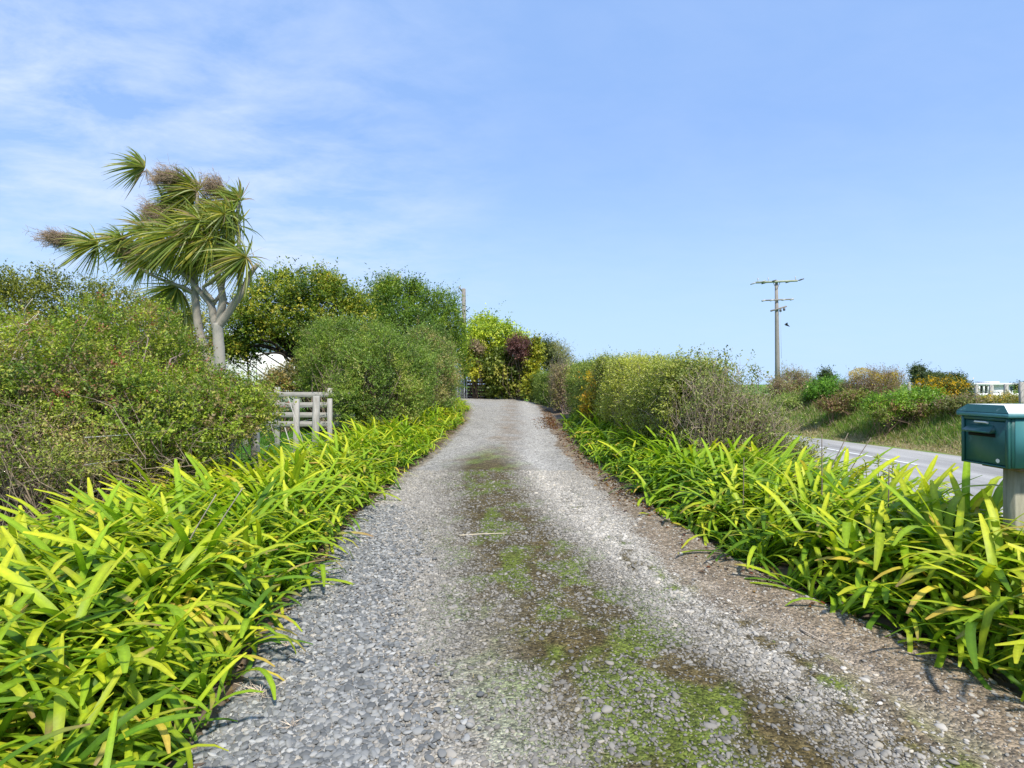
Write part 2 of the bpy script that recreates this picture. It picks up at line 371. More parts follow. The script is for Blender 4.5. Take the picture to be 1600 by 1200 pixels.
def drbuild(t, b):
    a = N('ShaderNodeAttribute', t, attribute_name='tint'); tcn = N('ShaderNodeTexCoord', t)
    v = N('ShaderNodeTexVoronoi', t); v.inputs['Scale'].default_value = 75
    v2 = N('ShaderNodeTexVoronoi', t); v2.inputs['Scale'].default_value = 32
    for q in (v, v2): t.links.new(tcn.outputs['Object'], q.inputs['Vector'])
    sx = N('ShaderNodeSeparateColor', t); t.links.new(v.outputs['Color'], sx.inputs[0])
    mr = N('ShaderNodeMapRange', t); mr.inputs[3].default_value = .45; mr.inputs[4].default_value = 1.6; t.links.new(sx.outputs[0], mr.inputs[0])
    sx2 = N('ShaderNodeSeparateColor', t); t.links.new(v2.outputs['Color'], sx2.inputs[0])
    mr2 = N('ShaderNodeMapRange', t); mr2.inputs[3].default_value = .75; mr2.inputs[4].default_value = 1.25; t.links.new(sx2.outputs[0], mr2.inputs[0])
    m0 = N('ShaderNodeMath', t, operation='MULTIPLY'); t.links.new(mr.outputs[0], m0.inputs[0]); t.links.new(mr2.outputs[0], m0.inputs[1])
    vm = N('ShaderNodeVectorMath', t, operation='SCALE'); t.links.new(a.outputs['Color'], vm.inputs[0]); t.links.new(m0.outputs[0], vm.inputs['Scale'])
    t.links.new(vm.outputs[0], b.inputs['Base Color'])
    ad = N('ShaderNodeMath', t, operation='ADD'); t.links.new(v.outputs['Distance'], ad.inputs[0]); t.links.new(v2.outputs['Distance'], ad.inputs[1])
    bp = N('ShaderNodeBump', t, invert=True); bp.inputs['Strength'].default_value = .8; bp.inputs['Distance'].default_value = .012
    t.links.new(ad.outputs[0], bp.inputs['Height']); t.links.new(bp.outputs[0], b.inputs['Normal'])
DRIVE = mat('driveway_gravel', rough=.92, spec=.15, build=drbuild)
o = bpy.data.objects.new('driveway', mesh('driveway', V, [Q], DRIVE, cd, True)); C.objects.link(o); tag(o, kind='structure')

# loose stones: points + geometry-node instances
def stones(name, pts, scl, tone, label):
    n = len(pts); me = bpy.data.meshes.new(name); me.vertices.add(n); me.vertices.foreach_set('co', pts.astype(np.float32).ravel())
    a = me.attributes.new('scl', 'FLOAT_VECTOR', 'POINT'); a.data.foreach_set('vector', scl.astype(np.float32).ravel())
    rot = np.stack([rng.normal(size=n)*.25, rng.normal(size=n)*.25, rng.random(n)*6.28], -1)
    a = me.attributes.new('rot', 'FLOAT_VECTOR', 'POINT'); a.data.foreach_set('vector', rot.astype(np.float32).ravel())
    a = me.attributes.new('tone', 'FLOAT_COLOR', 'POINT'); c4 = np.ones((n, 4), np.float32); c4[:, :3] = tone; a.data.foreach_set('color', c4.ravel())
    ob = bpy.data.objects.new(name, me); C.objects.link(ob)
    g = bpy.data.node_groups.new(name, 'GeometryNodeTree')
    g.interface.new_socket('Geometry', in_out='INPUT', socket_type='NodeSocketGeometry'); g.interface.new_socket('Geometry', in_out='OUTPUT', socket_type='NodeSocketGeometry')
    gi = N('NodeGroupInput', g); go = N('NodeGroupOutput', g)
    ico = N('GeometryNodeMeshIcoSphere', g); ico.inputs['Radius'].default_value = 1; ico.inputs['Subdivisions'].default_value = 2
    sm = N('GeometryNodeSetShadeSmooth', g); g.links.new(ico.outputs[0], sm.inputs[0])
    nz = N('ShaderNodeTexNoise', g); nz.inputs['Scale'].default_value = .9
    vm = N('ShaderNodeVectorMath', g, operation='SUBTRACT'); vm.inputs[1].default_value = (.5, .5, .5); g.links.new(nz.outputs['Color'], vm.inputs[0])
    sc = N('ShaderNodeVectorMath', g, operation='SCALE'); sc.inputs['Scale'].default_value = 1.1; g.links.new(vm.outputs[0], sc.inputs[0])
    sp_ = N('GeometryNodeSetPosition', g); g.links.new(sm.outputs[0], sp_.inputs['Geometry']); g.links.new(sc.outputs[0], sp_.inputs['Offset'])
    smt = N('GeometryNodeSetMaterial', g); g.links.new(sp_.outputs[0], smt.inputs[0])
    def b(t, bb):
        at = N('ShaderNodeAttribute', t, attribute_name='tone', attribute_type='INSTANCER'); t.links.new(at.outputs['Color'], bb.inputs['Base Color'])
    smt.inputs['Material'].default_value = mat(name+'_stone', rough=.75, spec=.25, build=b)
    ip = N('GeometryNodeInstanceOnPoints', g); g.links.new(gi.outputs[0], ip.inputs['Points']); g.links.new(smt.outputs[0], ip.inputs['Instance'])
    for k, s in (('scl', 'Scale'), ('rot', 'Rotation')):
        na = N('GeometryNodeInputNamedAttribute', g, data_type='FLOAT_VECTOR'); na.inputs['Name'].default_value = k
        g.links.new(na.outputs['Attribute'], ip.inputs[s])
    g.links.new(ip.outputs[0], go.inputs[0])
    md = ob.modifiers.new('stones', 'NODES'); md.node_group = g
    tag(ob, label, 'gravel', kind='stuff'); return ob
def scatter(n, y0, y1, pw=1.0):
    y = y0+(y1-y0)*rng.random(n)**pw; x = xl(y)-.15+(xr(y)+.3-xl(y))*rng.random(n); return x, y
# (a) rounded blue-grey river pebbles heaped at the left
x, y = scatter(90000, 1.9, 6.5, 1.7)
lim = np.interp(y, [1.9, 3, 4.5, 6.5], [-.35, -.62, -.95, -1.25])+.5*(fbm(x*2, y*2, 91)-.5)
k = (x < lim+rng.normal(size=len(x))*.16); x, y = x[k], y[k]
sz = rng.lognormal(math.log(.0088), .33, len(x)).clip(.004, .02)
scl = np.stack([sz*(1+.5*rng.random(len(x))), sz*(.8+.3*rng.random(len(x))), sz*(.42+.25*rng.random(len(x)))], -1)
base = np.array([.13, .135, .135])+rng.random((len(x), 1))**2.0*np.array([.22, .21, .19]); base *= (.75+.5*rng.random((len(x), 1)))
pts = np.stack([x, y, drz(x, y)+sz*.35+rng.random(len(x))*.006], -1)
stones('river_pebbles', pts, scl, base, 'rounded blue-grey river pebbles heaped along the left of the driveway')
# (b) mixed pale crushed stone over the rest
x, y = scatter(330000, 1.9, 9.0, 1.75)
mo, di, du, n__, nf_, l_ = masks(x, y)
keep = rng.random(len(x)) < (1-.84*mo)*(1-.95*di)*(1-.85*du)
x, y, mo, l_ = x[keep], y[keep], mo[keep], l_[keep]
sz = rng.lognormal(math.log(.0046), .48, len(x)).clip(.0018, .020)*np.where(y > 5, 1.2, 1)
scl = np.stack([sz*(1+.5*rng.random(len(x))), sz*(.75+.35*rng.random(len(x))), sz*(.45+.3*rng.random(len(x)))], -1)
r_ = rng.random((len(x), 1)); base = np.array([.22, .215, .20])*(1-r_)+np.array([.44, .425, .39])*r_
wm = rng.random((len(x), 1)) < .10; base = np.where(wm, np.array([.46, .43, .37])*(.7+.4*rng.random((len(x), 1))), base)
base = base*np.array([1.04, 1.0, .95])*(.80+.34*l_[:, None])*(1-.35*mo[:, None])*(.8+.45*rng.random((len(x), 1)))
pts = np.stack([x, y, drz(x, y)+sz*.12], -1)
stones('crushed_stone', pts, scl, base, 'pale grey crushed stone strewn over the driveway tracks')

# moss and short grass tufts in the middle strip, straw on the dirt
def blades(name, x, y, zf, h, w, col, label, cat, lean=.5):
    n = len(x); z = zf(x, y); Pb = np.stack([x, y, z-.004], -1)
    D = np.stack([rng.normal(size=n)*lean, rng.normal(size=n)*lean, np.ones(n)], -1)
    mb = MB(); add_leaves(mb, Pb, D, rng.normal(size=(n, 3)), h, w, col, .1)
    o = mb.build(name, LEAF); return tag(o, label, cat, kind='stuff')
x, y = scatter(60000, 1.9, 14, 1.4); mo, di, du, n__, nf_, l_ = masks(x, y)
k = rng.random(len(x)) < sst(.3, .9, mo)*sst(.40, .58, fbm(x*4.5+3, y*3.2, 63, 4)); x, y = x[k], y[k]
cg = np.array([.105, .155, .016])*(.5+rng.random((len(x), 1)))
yl = rng.random((len(x), 1)) < .25; cg = np.where(yl, np.array([.36, .30, .15]), cg)
blades('moss_tufts', x, y, drz, .005+.010*rng.random(len(x))+.02*(rng.random(len(x)) < .08), .003+.003*rng.random(len(x)), cg, 'moss and short grass growing down the middle of the driveway', 'moss', 1.2)
x, y = scatter(26000, 1.9, 16, 1.3); mo, di, du, n__, nf_, l_ = masks(x, y)
k = rng.random(len(x)) < .12+di*.6; x, y = x[k], y[k]
pal = np.array([[.38, .31, .20], [.20, .15, .10], [.12, .085, .06], [.42, .37, .28]])[rng.integers(0, 4, len(x))]
mb = MB(); n = len(x); Pb = np.stack([x, y, drz(x, y)+.004], -1); a = rng.random(n)*6.28
add_leaves(mb, Pb, np.stack([np.cos(a), np.sin(a), rng.random(n)*.2], -1), np.array([0, 0, 1.])+rng.normal(size=(n, 3))*.2, .008+.035*rng.random(n)**2, .002+.003*rng.random(n), pal)
tag(mb.build('dry_litter', LEAF), 'dry straw and leaf crumbs littering the dirt edges of the driveway', 'litter', kind='stuff')

# fallen leaves under the right-hand plants
n = 2600; y = 3+19*rng.random(n)**1.2; x = xr(y)+.10-np.abs(rng.normal(size=n))*.16
k = rng.random(n) < .12+.45*(y > 6); 
y2 = 15+3.5*rng.random(900); x2 = xr(y2)-.02-np.abs(rng.normal(size=900))*.25
x = np.concatenate([x[k], x2]); y = np.concatenate([y[k], y2]); n = len(x)
pal = np.array([[.20, .06, .025], [.30, .12, .03], [.13, .07, .04], [.34, .20, .05], [.08, .05, .035]])[rng.integers(0, 5, n)]
mb = MB(); a = rng.random(n)*6.28
add_leaves(mb, np.stack([x, y, drz(x, y)+.008], -1), np.stack([np.cos(a), np.sin(a), rng.normal(size=n)*.3], -1), np.array([0, 0, 1.])+rng.normal(size=(n, 3))*.5, .03+.03*rng.random(n), .018+.015*rng.random(n), pal*(.45+.6*rng.random((n, 1))))
tag(mb.build('fallen_leaves', LEAF), 'reddish brown fallen leaves under the right border', 'leaves', kind='stuff')
n = 20000; s_ = rng.random(n) < .5; y = .8+17*rng.random(n)
x = np.where(s_, xl(y)-.05-1.5*rng.random(n), xr(y)+.05+1.6*rng.random(n))
pal = np.array([[.14, .09, .05], [.25, .18, .10], [.09, .055, .035], [.34, .27, .16]])[rng.integers(0, 4, n)]
mb = MB(); a = rng.random(n)*6.28
add_leaves(mb, np.stack([x, y, groundz(x, y)+.01], -1), np.stack([np.cos(a), np.sin(a), rng.normal(size=n)*.3], -1), np.array([0, 0, 1.])+rng.normal(size=(n, 3))*.4, .04+.12*rng.random(n), .008+.02*rng.random(n), pal)
tag(mb.build('leaf_mulch', LEAF), 'dead strap leaves and mulch beneath the agapanthus', 'mulch', kind='stuff')

# road -----------------------------------------------------------
def strip(name, xa, xb, y, zoff, m, nx=2, col=None):
    us = np.linspace(0, 1, nx); Yg, Ug = np.meshgrid(y, us, indexing='ij'); Xg = xa(Yg)*(1-Ug)+xb(Yg)*Ug
    Zg = -.15*(1-sst(45, 130, Yg))+(-1.2)*sst(45, 130, Yg)+zoff+.0*Xg; ny, nn = Xg.shape
    i = np.arange(ny-1)[:, None]; j = np.arange(nn-1)[None]
    Q = np.stack([i*nn+j, i*nn+j+1, (i+1)*nn+j+1, (i+1)*nn+j], -1).reshape(-1, 4)
    o = bpy.data.objects.new(name, mesh(name, np.stack([Xg, Yg, Zg], -1).reshape(-1, 3), [Q], m, None, True)); C.objects.link(o); return tag(o, kind='structure')
def asph(t, b):
    tcn = N('ShaderNodeTexCoord', t)
    n1 = N('ShaderNodeTexNoise', t); n1.inputs['Scale'].default_value = 140; n1.inputs['Detail'].default_value = 3
    mp_ = N('ShaderNodeMapping', t); mp_.inputs['Scale'].default_value = (1.6, .16, 1); mp_.inputs['Rotation'].default_value = (0, 0, R(6)); t.links.new(tcn.outputs['Object'], mp_.inputs[0])
    n2 = N('ShaderNodeTexNoise', t); n2.inputs['Scale'].default_value = 1.6; n2.inputs['Detail'].default_value = 3; t.links.new(mp_.outputs[0], n2.inputs[0])
    t.links.new(tcn.outputs['Object'], n1.inputs[0])
    a = N('ShaderNodeMapRange', t); a.inputs[1].default_value = .3; a.inputs[2].default_value = .7; a.inputs[3].default_value = .7; a.inputs[4].default_value = 1.3; t.links.new(n1.outputs[0], a.inputs[0])
    c = N('ShaderNodeMapRange', t); c.inputs[1].default_value = .35; c.inputs[2].default_value = .65; c.inputs[3].default_value = .72; c.inputs[4].default_value = 1.15; t.links.new(n2.outputs[0], c.inputs[0])
    m_ = N('ShaderNodeMath', t, operation='MULTIPLY'); t.links.new(a.outputs[0], m_.inputs[0]); t.links.new(c.outputs[0], m_.inputs[1])
    v = N('ShaderNodeVectorMath', t, operation='SCALE'); v.inputs[0].default_value = (.33, .322, .308); t.links.new(m_.outputs[0], v.inputs['Scale']); t.links.new(v.outputs[0], b.inputs['Base Color'])
    bp = N('ShaderNodeBump', t); bp.inputs['Strength'].default_value = .4; bp.inputs['Distance'].default_value = .006; t.links.new(n1.outputs[0], bp.inputs['Height']); t.links.new(bp.outputs[0], b.inputs['Normal'])
ASPH = mat('chip_seal', rough=.85, spec=.25, build=asph)
yr = np.concatenate([np.arange(-30, 40, .5), np.arange(40, 140, 4)])
strip('road', rn, rf, yr, 0.0, ASPH, 7)
WHITE = mat('road_paint', rough=.6, build=noisecol((.62, .62, .60), (.78, .78, .76), 20, 4))
lx = lambda y: np.interp(y, fY, lX)
strip('road_centre_line', lambda y: lx(y)-.05, lambda y: lx(y)+.05, np.arange(10.9, 14.4, .25), .004, WHITE)
strip('road_centre_line', lambda y: lx(y)-.05, lambda y: lx(y)+.05, np.arange(1.9, 5.1, .25), .004, WHITE)
strip('road_centre_line', lambda y: lx(y)-.05, lambda y: lx(y)+.05, np.arange(20.9, 24.1, .25), .004, WHITE)

# ---------------------------------------------------------------- agapanthus
def agaleaf(L, W, arch, twist, c0, c1, c2, segs=7, kink=None, tipb=False):
    """strap leaf along +X, arching; colour base c0 -> mid c1 -> tip c2; folded keel"""
    t = np.linspace(0, 1, segs+1); th = arch[0]+(arch[1]-arch[0])*t**1.3
    if kink: th = th+kink[1]*sst(kink[0], kink[0]+.12, t)
    ds = L/segs; x = np.concatenate([[0], np.cumsum(np.cos(th[:-1])*ds)]); z = np.concatenate([[0], np.cumsum(np.sin(th[:-1])*ds)])
    prof = np.array([.6, .82, .95, 1, 1, .98, .86, .36]) if segs == 7 else np.interp(t, [0, .3, .8, 1], [.55, 1, .9, .15])
    w = W*prof*.5; yb = twist*L*.25*t**2
    ctr = np.stack([x, yb, z], -1); side = np.stack([-np.sin(twist*t*.6), np.cos(twist*t*.6), 0*t], -1)
    nn = np.stack([-np.sin(th), 0*t, np.cos(th)], -1)
    keel = .30*(1-.6*t)
    A = ctr+side*w[:, None]+nn*(w*keel)[:, None]; B = ctr-side*w[:, None]+nn*(w*keel)[:, None]
    V = np.stack([A, ctr, B], 1).reshape(-1, 3); i = np.arange(segs)[:, None]*3
    Q = np.vstack([i+np.array([[0, 1, 4, 3]]), i+np.array([[1, 2, 5, 4]])])
    c = np.where(t[:, None] < .5, c0+(c1-c0)*(t[:, None]/.5), c1+(c2-c1)*((t[:, None]-.5)/.5))
    if tipb: c[-1] = (.30, .20, .09); c[-2] = c[-2]*.5+np.array([.40, .34, .08])*.5
    c = np.repeat(c, 3, 0)*np.tile([.93, 1.22, .90], segs+1)[:, None]
    return V, Q, c
GR = np.array
aga_pal = [ (GR([.15, .28, .025]), GR([.17, .31, .025]), GR([.22, .36, .03])), (GR([.17, .30, .03]), GR([.26, .39, .03]), GR([.42, .48, .04])),
            (GR([.08, .20, .025]), GR([.09, .22, .025]), GR([.15, .28, .03])), (GR([.17, .31, .03]), GR([.26, .39, .03]), GR([.50, .52, .045])),
            (GR([.13, .27, .035]), GR([.22, .35, .03]), GR([.32, .42, .03])), (GR([.05, .14, .02]), GR([.07, .17, .02]), GR([.10, .21, .02])) ]
yel_pal = [ (GR([.40, .42, .04]), GR([.66, .56, .05]), GR([.72, .50, .10])), (GR([.35, .38, .05]), GR([.55, .54, .05]), GR([.55, .34, .08])), (GR([.22, .30, .05]), GR([.42, .36, .10]), GR([.34, .20, .09])) ]
variants = []
arches = [(1.1, -.5), (1.2, -.9), (.95, -.6), (.85, -.3), (.7, -.5), (.5, -.8), (1.2, .2), (.4, -.5)]
for k in range(40):
    ar = arches[k % 8]; pal = aga_pal[(k*7+k//8) % 6]; pal = tuple(np.minimum(c_*[1.32, 1.18, .74], .60) for c_ in pal)
    if k >= 37: pal = yel_pal[k-37]
    elif k in (12, 27): pal = yel_pal[0]
    j_ = .85+.3*rng.random()
    variants.append((agaleaf(.42+.24*rng.random(), .028+.014*rng.random(), (ar[0]+rng.normal()*.1, ar[1]+rng.normal()*.25), rng.normal()*.35, pal[0]*j_, pal[1]*j_, pal[2]*j_, tipb=(k % 9 == 1), kink=((.45+.3*rng.random(), -1.0) if k % 9 == 4 else None)), ar[0]))
vmesh = [mesh('leaf', v[0][0], [v[0][1]], AGA, v[0][2], True) for v in variants]
dark_idx = [k for k in range(37) if (k*7+k//8) % 6 in (2, 5, 0)]
def clump_spec(x, y, side, edge, dens, tone):
    """list of (variant, matrix 4x4) for one clump; leaves lean away from the bed's heart towards the drive"""
    z = float(groundz(np.array(x), np.array(y))); sp_ = []
    n = dens
    for q in range(n):
        if tone == 'dark' and rng.random() < .65: v = dark_idx[rng.integers(len(dark_idx))]
        else: v = int(rng.integers(0, 37)) if rng.random() > .03 else int(rng.integers(37, 40))
        bias = 0 if side > 0 else math.pi       # heading towards the drive
        a = rng.random()*2*math.pi if rng.random() > .55+.35*edge else bias+rng.normal()*.8+(.25 if side < 0 else 0)
        lift = rng.normal()*.10-.22*edge
        s = (.78+.42*rng.random())*(1.04-.27*edge)*((1.15 if x > xr(y)+.35 and y < 3.9 else 1) if side > 0 else .74+.26*min(1, max(0, (math.hypot(x, y)-2.2)/1.6)))
        M = Matrix.Translation((x+rng.normal()*.035, y+rng.normal()*.035, z+.02+.10*rng.random()*(1-edge))) @ Matrix.Rotation(a, 4, 'Z') @ Matrix.Rotation(-lift, 4, 'Y') @ Matrix.Rotation(rng.normal()*.2, 4, 'X') @ Matrix.Scale(s, 4)
        sp_.append((v, M))
    return (x, y, z), sp_
def in_left(y): return np.interp(y, [0, 3, 6.4, 8.9, 13, 20, 25], [-3.35, -3.25, -3.15, -3.0, -2.75, -2.45, -2.6])
def in_right(y): return np.interp(y, [0, 3.3, 5.4, 7.9, 9, 17], [3.7, 3.3, 3.2, 3.2, 2.8, 2.0])
cl = []
def bed(side, y0, y1):
    y = y0
    while y < y1:
        stp = .18 if y < 2.6 else .215 if y < 6 else (.26 if y < 12 else .34)
        a, b = (xl(y)-.06, in_left(y)) if side < 0 else (xr(y)+.10, in_right(y))
        w_ = abs(b-a); n = max(2, int(w_/stp))
        for q in range(n):
            f = (q+.5+rng.normal()*.22)/n; xx = a+(b-a)*max(0, f); yy = y+rng.normal()*stp*.3
            cl.append((xx, yy, side, 1-min(1, max(0, f)*w_/.55)))
        y += stp
bed(-1, 1.35, 24.5); bed(1, 1.7, 16.5)
cl = [c for c in cl if not (c[2] > 0 and c[0] < xr(c[1])+.04)]
cl = [c for c in cl if not (c[2] > 0 and abs(c[0]-3.02) < .1 and abs(c[1]-3.43) < .1)]
def vis(c): return c[1] > .8 and abs(c[0])/max(c[1], .01) < 1.02
cl = sorted(cl, key=lambda c: (not vis(c), math.hypot(c[0], c[1])))
def zone(x, y, side, edge):
    row = 'gravel edge' if edge > .35 else 'back row'
    if side < 0:
        for lim, nm in ((2.0, 'at the bottom left corner'), (2.8, 'low on the left beside the camera'), (3.6, 'below the twiggy brown bush'), (4.6, 'before the flowering bush'), (5.8, 'right of the flowering bush'), (7.2, 'left border by the first fence posts'), (9, 'left border by the rail fence'), (12, 'under the rounded grey-green bush'), (99, 'far end of left border')):
            if y < lim: break
        colr = 'yellow-green'
    else:
        for lim, nm in ((2.6, 'at the right picture edge'), (3.3, 'below the mailbox'), (4.2, 'just left of the mailbox'), (5.4, 'in front of the road line'), (6.6, 'below the leafless shrub'), (8.5, 'in front of the twiggy hedge'), (99, 'along the far clipped hedge')):
            if y < lim: break
        colr = 'lime green' if y < 6.6 else 'deep green'
    return f'{colr} agapanthus {nm}, {row}', ('agapanthus clumps of the left border' if side < 0 else 'agapanthus clumps of the right border')
NI, NL = 290, 80
for q_ in range(len(variants)): pass
rest = MB()
for ci, (x, y, side, edge) in enumerate(cl):
    tone = 'dark' if (side > 0 and 5.8 < y) or rng.random() < .12 else ''
    base_, spc = clump_spec(x, y, side, edge, 34 if y < 8 else 24, tone)
    if ci < NI:
        lb, gp = zone(x, y, side, edge); e = empty('agapanthus', base_, lb, 'plant', gp)
        if ci < NL:
            for v, M in spc:
                o = bpy.data.objects.new('leaf', vmesh[v]); C.objects.link(o); o.parent = e
                o.matrix_local = Matrix.Translation(Vector(base_)*-1) @ M
            continue
        mb = MB()
    else: mb = rest
    for v, M in spc:
        Vv, Qv, cv = variants[v][0]; Mn = np.array(M)
        W_ = Vv@Mn[:3, :3].T+Mn[:3, 3]
        if ci < NI: W_ = W_-np.array(base_)
        mb.add(W_, Qv, col=cv)
    if ci < NI: mb.build('foliage', AGA, e, True)
tag(rest.build('agapanthus_border', AGA, smooth=True), 'strappy agapanthus foliage filling the rest of both borders along the driveway', 'plants', kind='stuff')
# dry flower stalks sticking out of the clumps
for px, y, h, lean, lb in ((1283, 4.6, .85, .02, 'straight grey dry flower stalk in the right border left of the road line'), (1270, 5.2, .80, .42, 'long dark dry stalk leaning over the road edge in the right border'),
        (1300, 5.6, .72, .55, 'thin dark dry stalk leaning right beside another one'), (1160, 5.0, .72, .03, 'short brown dry stalk under the twiggy hedge end'),
        (1385, 4.1, .66, .05, 'thin upright brown stalk amid bright leaves left of mailbox'), (300, 3.6, .62, .5, 'bleached dry stalk lying over the left border leaves'), (262, 3.4, .62, .45, 'grey dry stalk slanting through the left border leaves')):
    mb = MB(); x = X(px, y); c = curve([(0, 0, 0), (lean*h*.4, 0, h*.5), (lean*h, .02, h)], 5)
    mb.tube(c, np.linspace(.006, .0035, len(c)), 5, (.20, .16, .12) if px > 500 else (.33, .29, .24))
    o = mb.build('dry_stalk', BARK, loc=(x, y, float(groundz(x, y)))); tag(o, lb, 'dry stalk', 'dry flower stalks in the borders')

# ---------------------------------------------------------------- shrubs
def sample_blobs(blobs, clump):
    Pn, Nn, B = [], [], []
    for bi, b in enumerate(blobs):
        c, r = np.array(b[:3]), np.array(b[3:6]); a = 4*np.pi*((r[0]*r[1])**1.6+(r[0]*r[2])**1.6+(r[1]*r[2])**1.6)**(1/1.6)/3**(1/1.6)
        n = int(a/(clump*clump)*1.15)+6
        d = nrm(rng.normal(size=(n, 3))); r = np.maximum(r-clump*.42, r*.6)
        ph = b[0]*3.1+b[2]*1.7
        lump = 1+.15*np.sin(d[:, 0]*7+ph)*np.sin(d[:, 1]*6+ph*2)+.13*np.sin(d[:, 2]*9+ph*3+d[:, 0]*4)+rng.normal(size=n)*.03
        p = c+d*r*lump[:, None]; Pn.append(p); Nn.append(nrm(d/r)); B.append(np.full(n, bi))
    p, n_, bi = np.vstack(Pn), np.vstack(Nn), np.concatenate(B)
    keep = np.ones(len(p), bool)
    for k, b in enumerate(blobs):
        q = (p-np.array(b[:3]))/(np.array(b[3:6])*.86); keep &= ~(((q**2).sum(1) < 1) & (bi != k))
    return p[keep], n_[keep]
def foliage(mb, tw, p, n, base, clump, shoots, per, leaf, asp, pal, wts, up=.35, spread=.9, twig=.0, yel=.0, tipcol=None, wind=(0, 0, 0), twigcol=(.20, .15, .11), scale_n=1.6, stalk=.25, tr=.004):
    k = len(p)
    nz = fbm(p[:, 0]*scale_n+p[:, 1]*.7, p[:, 2]*scale_n+p[:, 1]*scale_n*.8, 5, 3)
    pal = np.array(pal)*np.array([1.85, 1.72, 1.4]); cum = np.cumsum(wts)/np.sum(wts)
    u = np.clip((nz-.5)*1.5+.5+rng.normal(size=k)*.22, 0, .999); ci = np.searchsorted(cum, u).clip(0, len(pal)-1)
    cr = clump*(.55+.7*rng.random(k))
    K = k*shoots; idx = np.repeat(np.arange(k), shoots)
    sd = nrm(n[idx]+rng.normal(size=(K, 3))*spread+np.array([0, 0, up])+np.array(wind))
    st = p[idx]+rng.normal(size=(K, 3))*cr[idx, None]*.42-n[idx]*cr[idx, None]*.55
    sl_ = cr[idx]*(.7+.8*rng.random(K))
    if tw is not None and twig > 0:
        q = rng.random(K) < twig; add_twigs(tw, st[q]-sd[q]*sl_[q, None]*.5, st[q]+sd[q]*sl_[q, None], tr*.7, tr*.3, .06, 2, twigcol)
    Lx = np.repeat(np.arange(K), per); t = np.tile((np.arange(per)+.5)/per, K)+rng.normal(size=K*per)*.06
    pos = st[Lx]+sd[Lx]*(sl_[Lx]*t)[:, None]; perp = nrm(np.cross(sd[Lx], rng.normal(size=(len(Lx), 3))))
    D = sd[Lx]*(.45+.4*t[:, None])+perp; Up = sd[Lx]*.9+np.array([0, 0, .7])+rng.normal(size=(len(Lx), 3))*.45
    c = pal[ci[idx[Lx]]]*(.72+.56*rng.random((len(Lx), 1)))*(.88+.24*rng.random((K, 1)))[Lx]
    if tipcol is not None:
        tc_ = (t > .72) & (rng.random(len(Lx)) < yel); c = np.where(tc_[:, None], np.array(tipcol)*(.8+.4*rng.random((len(Lx), 1))), c)
    lf = leaf*(.7+.6*rng.random(len(Lx)))
    add_leaves(mb, pos, D, Up, lf, lf*asp, c, .2)
def branches(tw, base, p, frac, r0, col, bend=.12, inner=.92, segs=4):
    k = rng.random(len(p)) < frac; q = p[k]; b = np.array(base)
    b = np.atleast_2d(b); bb = b[rng.integers(0, len(b), len(q))]+rng.normal(size=(len(q), 3))*np.array([.12, .12, .01])
    add_twigs(tw, bb, bb+(q-bb)*inner, r0*(.5+rng.random(len(q))), r0*.2, bend, segs, col, 4)
def shrub(name, label, cat, blobs, leaf=.05, asp=.5, clump=.2, shoots=5, per=6, pal=None, wts=None, group=None, inner=True, frac=.25, br=.012, bcol=(.16, .12, .09), base=None, **kw):
    blobs = [tuple(b) for b in blobs]
    c0 = np.array(blobs[0][:2]); g0 = float(groundz(c0[0], c0[1])); bs = base if base is not None else [(b[0], b[1], float(groundz(b[0], b[1]))) for b in blobs]
    e = empty(name, tuple(np.atleast_2d(np.array(bs))[0]), label, cat, group); org = np.array(e.location)
    p, n = sample_blobs(blobs, clump); gz = groundz(p[:, 0], p[:, 1]); k = p[:, 2] > gz+.06; p, n = p[k], n[k]
    fq = .42/clump; nz2 = fbm(p[:, 0]*fq+p[:, 1]*fq*.6, p[:, 2]*fq*1.2-p[:, 1]*fq*.5, 17, 2)
    k = (nz2 > .37) | (rng.random(len(p)) < .35); p, n = p[k]+n[k]*((nz2[k]-.5)*clump*1.5)[:, None], n[k]
    kw.setdefault('twig', .12)
    mb, tw = MB(), MB()
    pl = pal; w_ = wts or [1]*len(pal)
    foliage(mb, tw, p, n, bs, clump, shoots, per, leaf, asp, pl, w_, twigcol=bcol, **kw)
    if inner:
        ib = [(b[0], b[1], b[2], b[3]*.8, b[4]*.8, b[5]*.8) for b in blobs]
        p2, n2 = sample_blobs(ib, clump*1.3); k2 = p2[:, 2] > groundz(p2[:, 0], p2[:, 1])+.08
        kw2 = dict(kw); kw2['yel'] = 0; kw2['twig'] = 0
        foliage(mb, tw, p2[k2], n2[k2], bs, clump*1.3, shoots, max(3, per-1), leaf*1.25, asp, pl, w_, twigcol=bcol, **kw2)
    branches(tw, bs, p, frac, br, bcol)
    mb.V = [v-org for v in mb.V]; tw.V = [v-org for v in tw.V]
    mb.build('foliage', LEAF, e); tw.build('branches', BARK, e)
    return e, p, n
def bl(px, py, Y, rpx, rpz, ry):   # ellipsoid from its picture centre/half-sizes at depth Y
    c = P(px, py, Y); return (c[0], c[1], c[2], rpx/F*Y, ry, rpz/F*Y)

OLIVE = [(.055, .095, .018), (.10, .15, .025), (.16, .22, .03), (.24, .28, .045)]
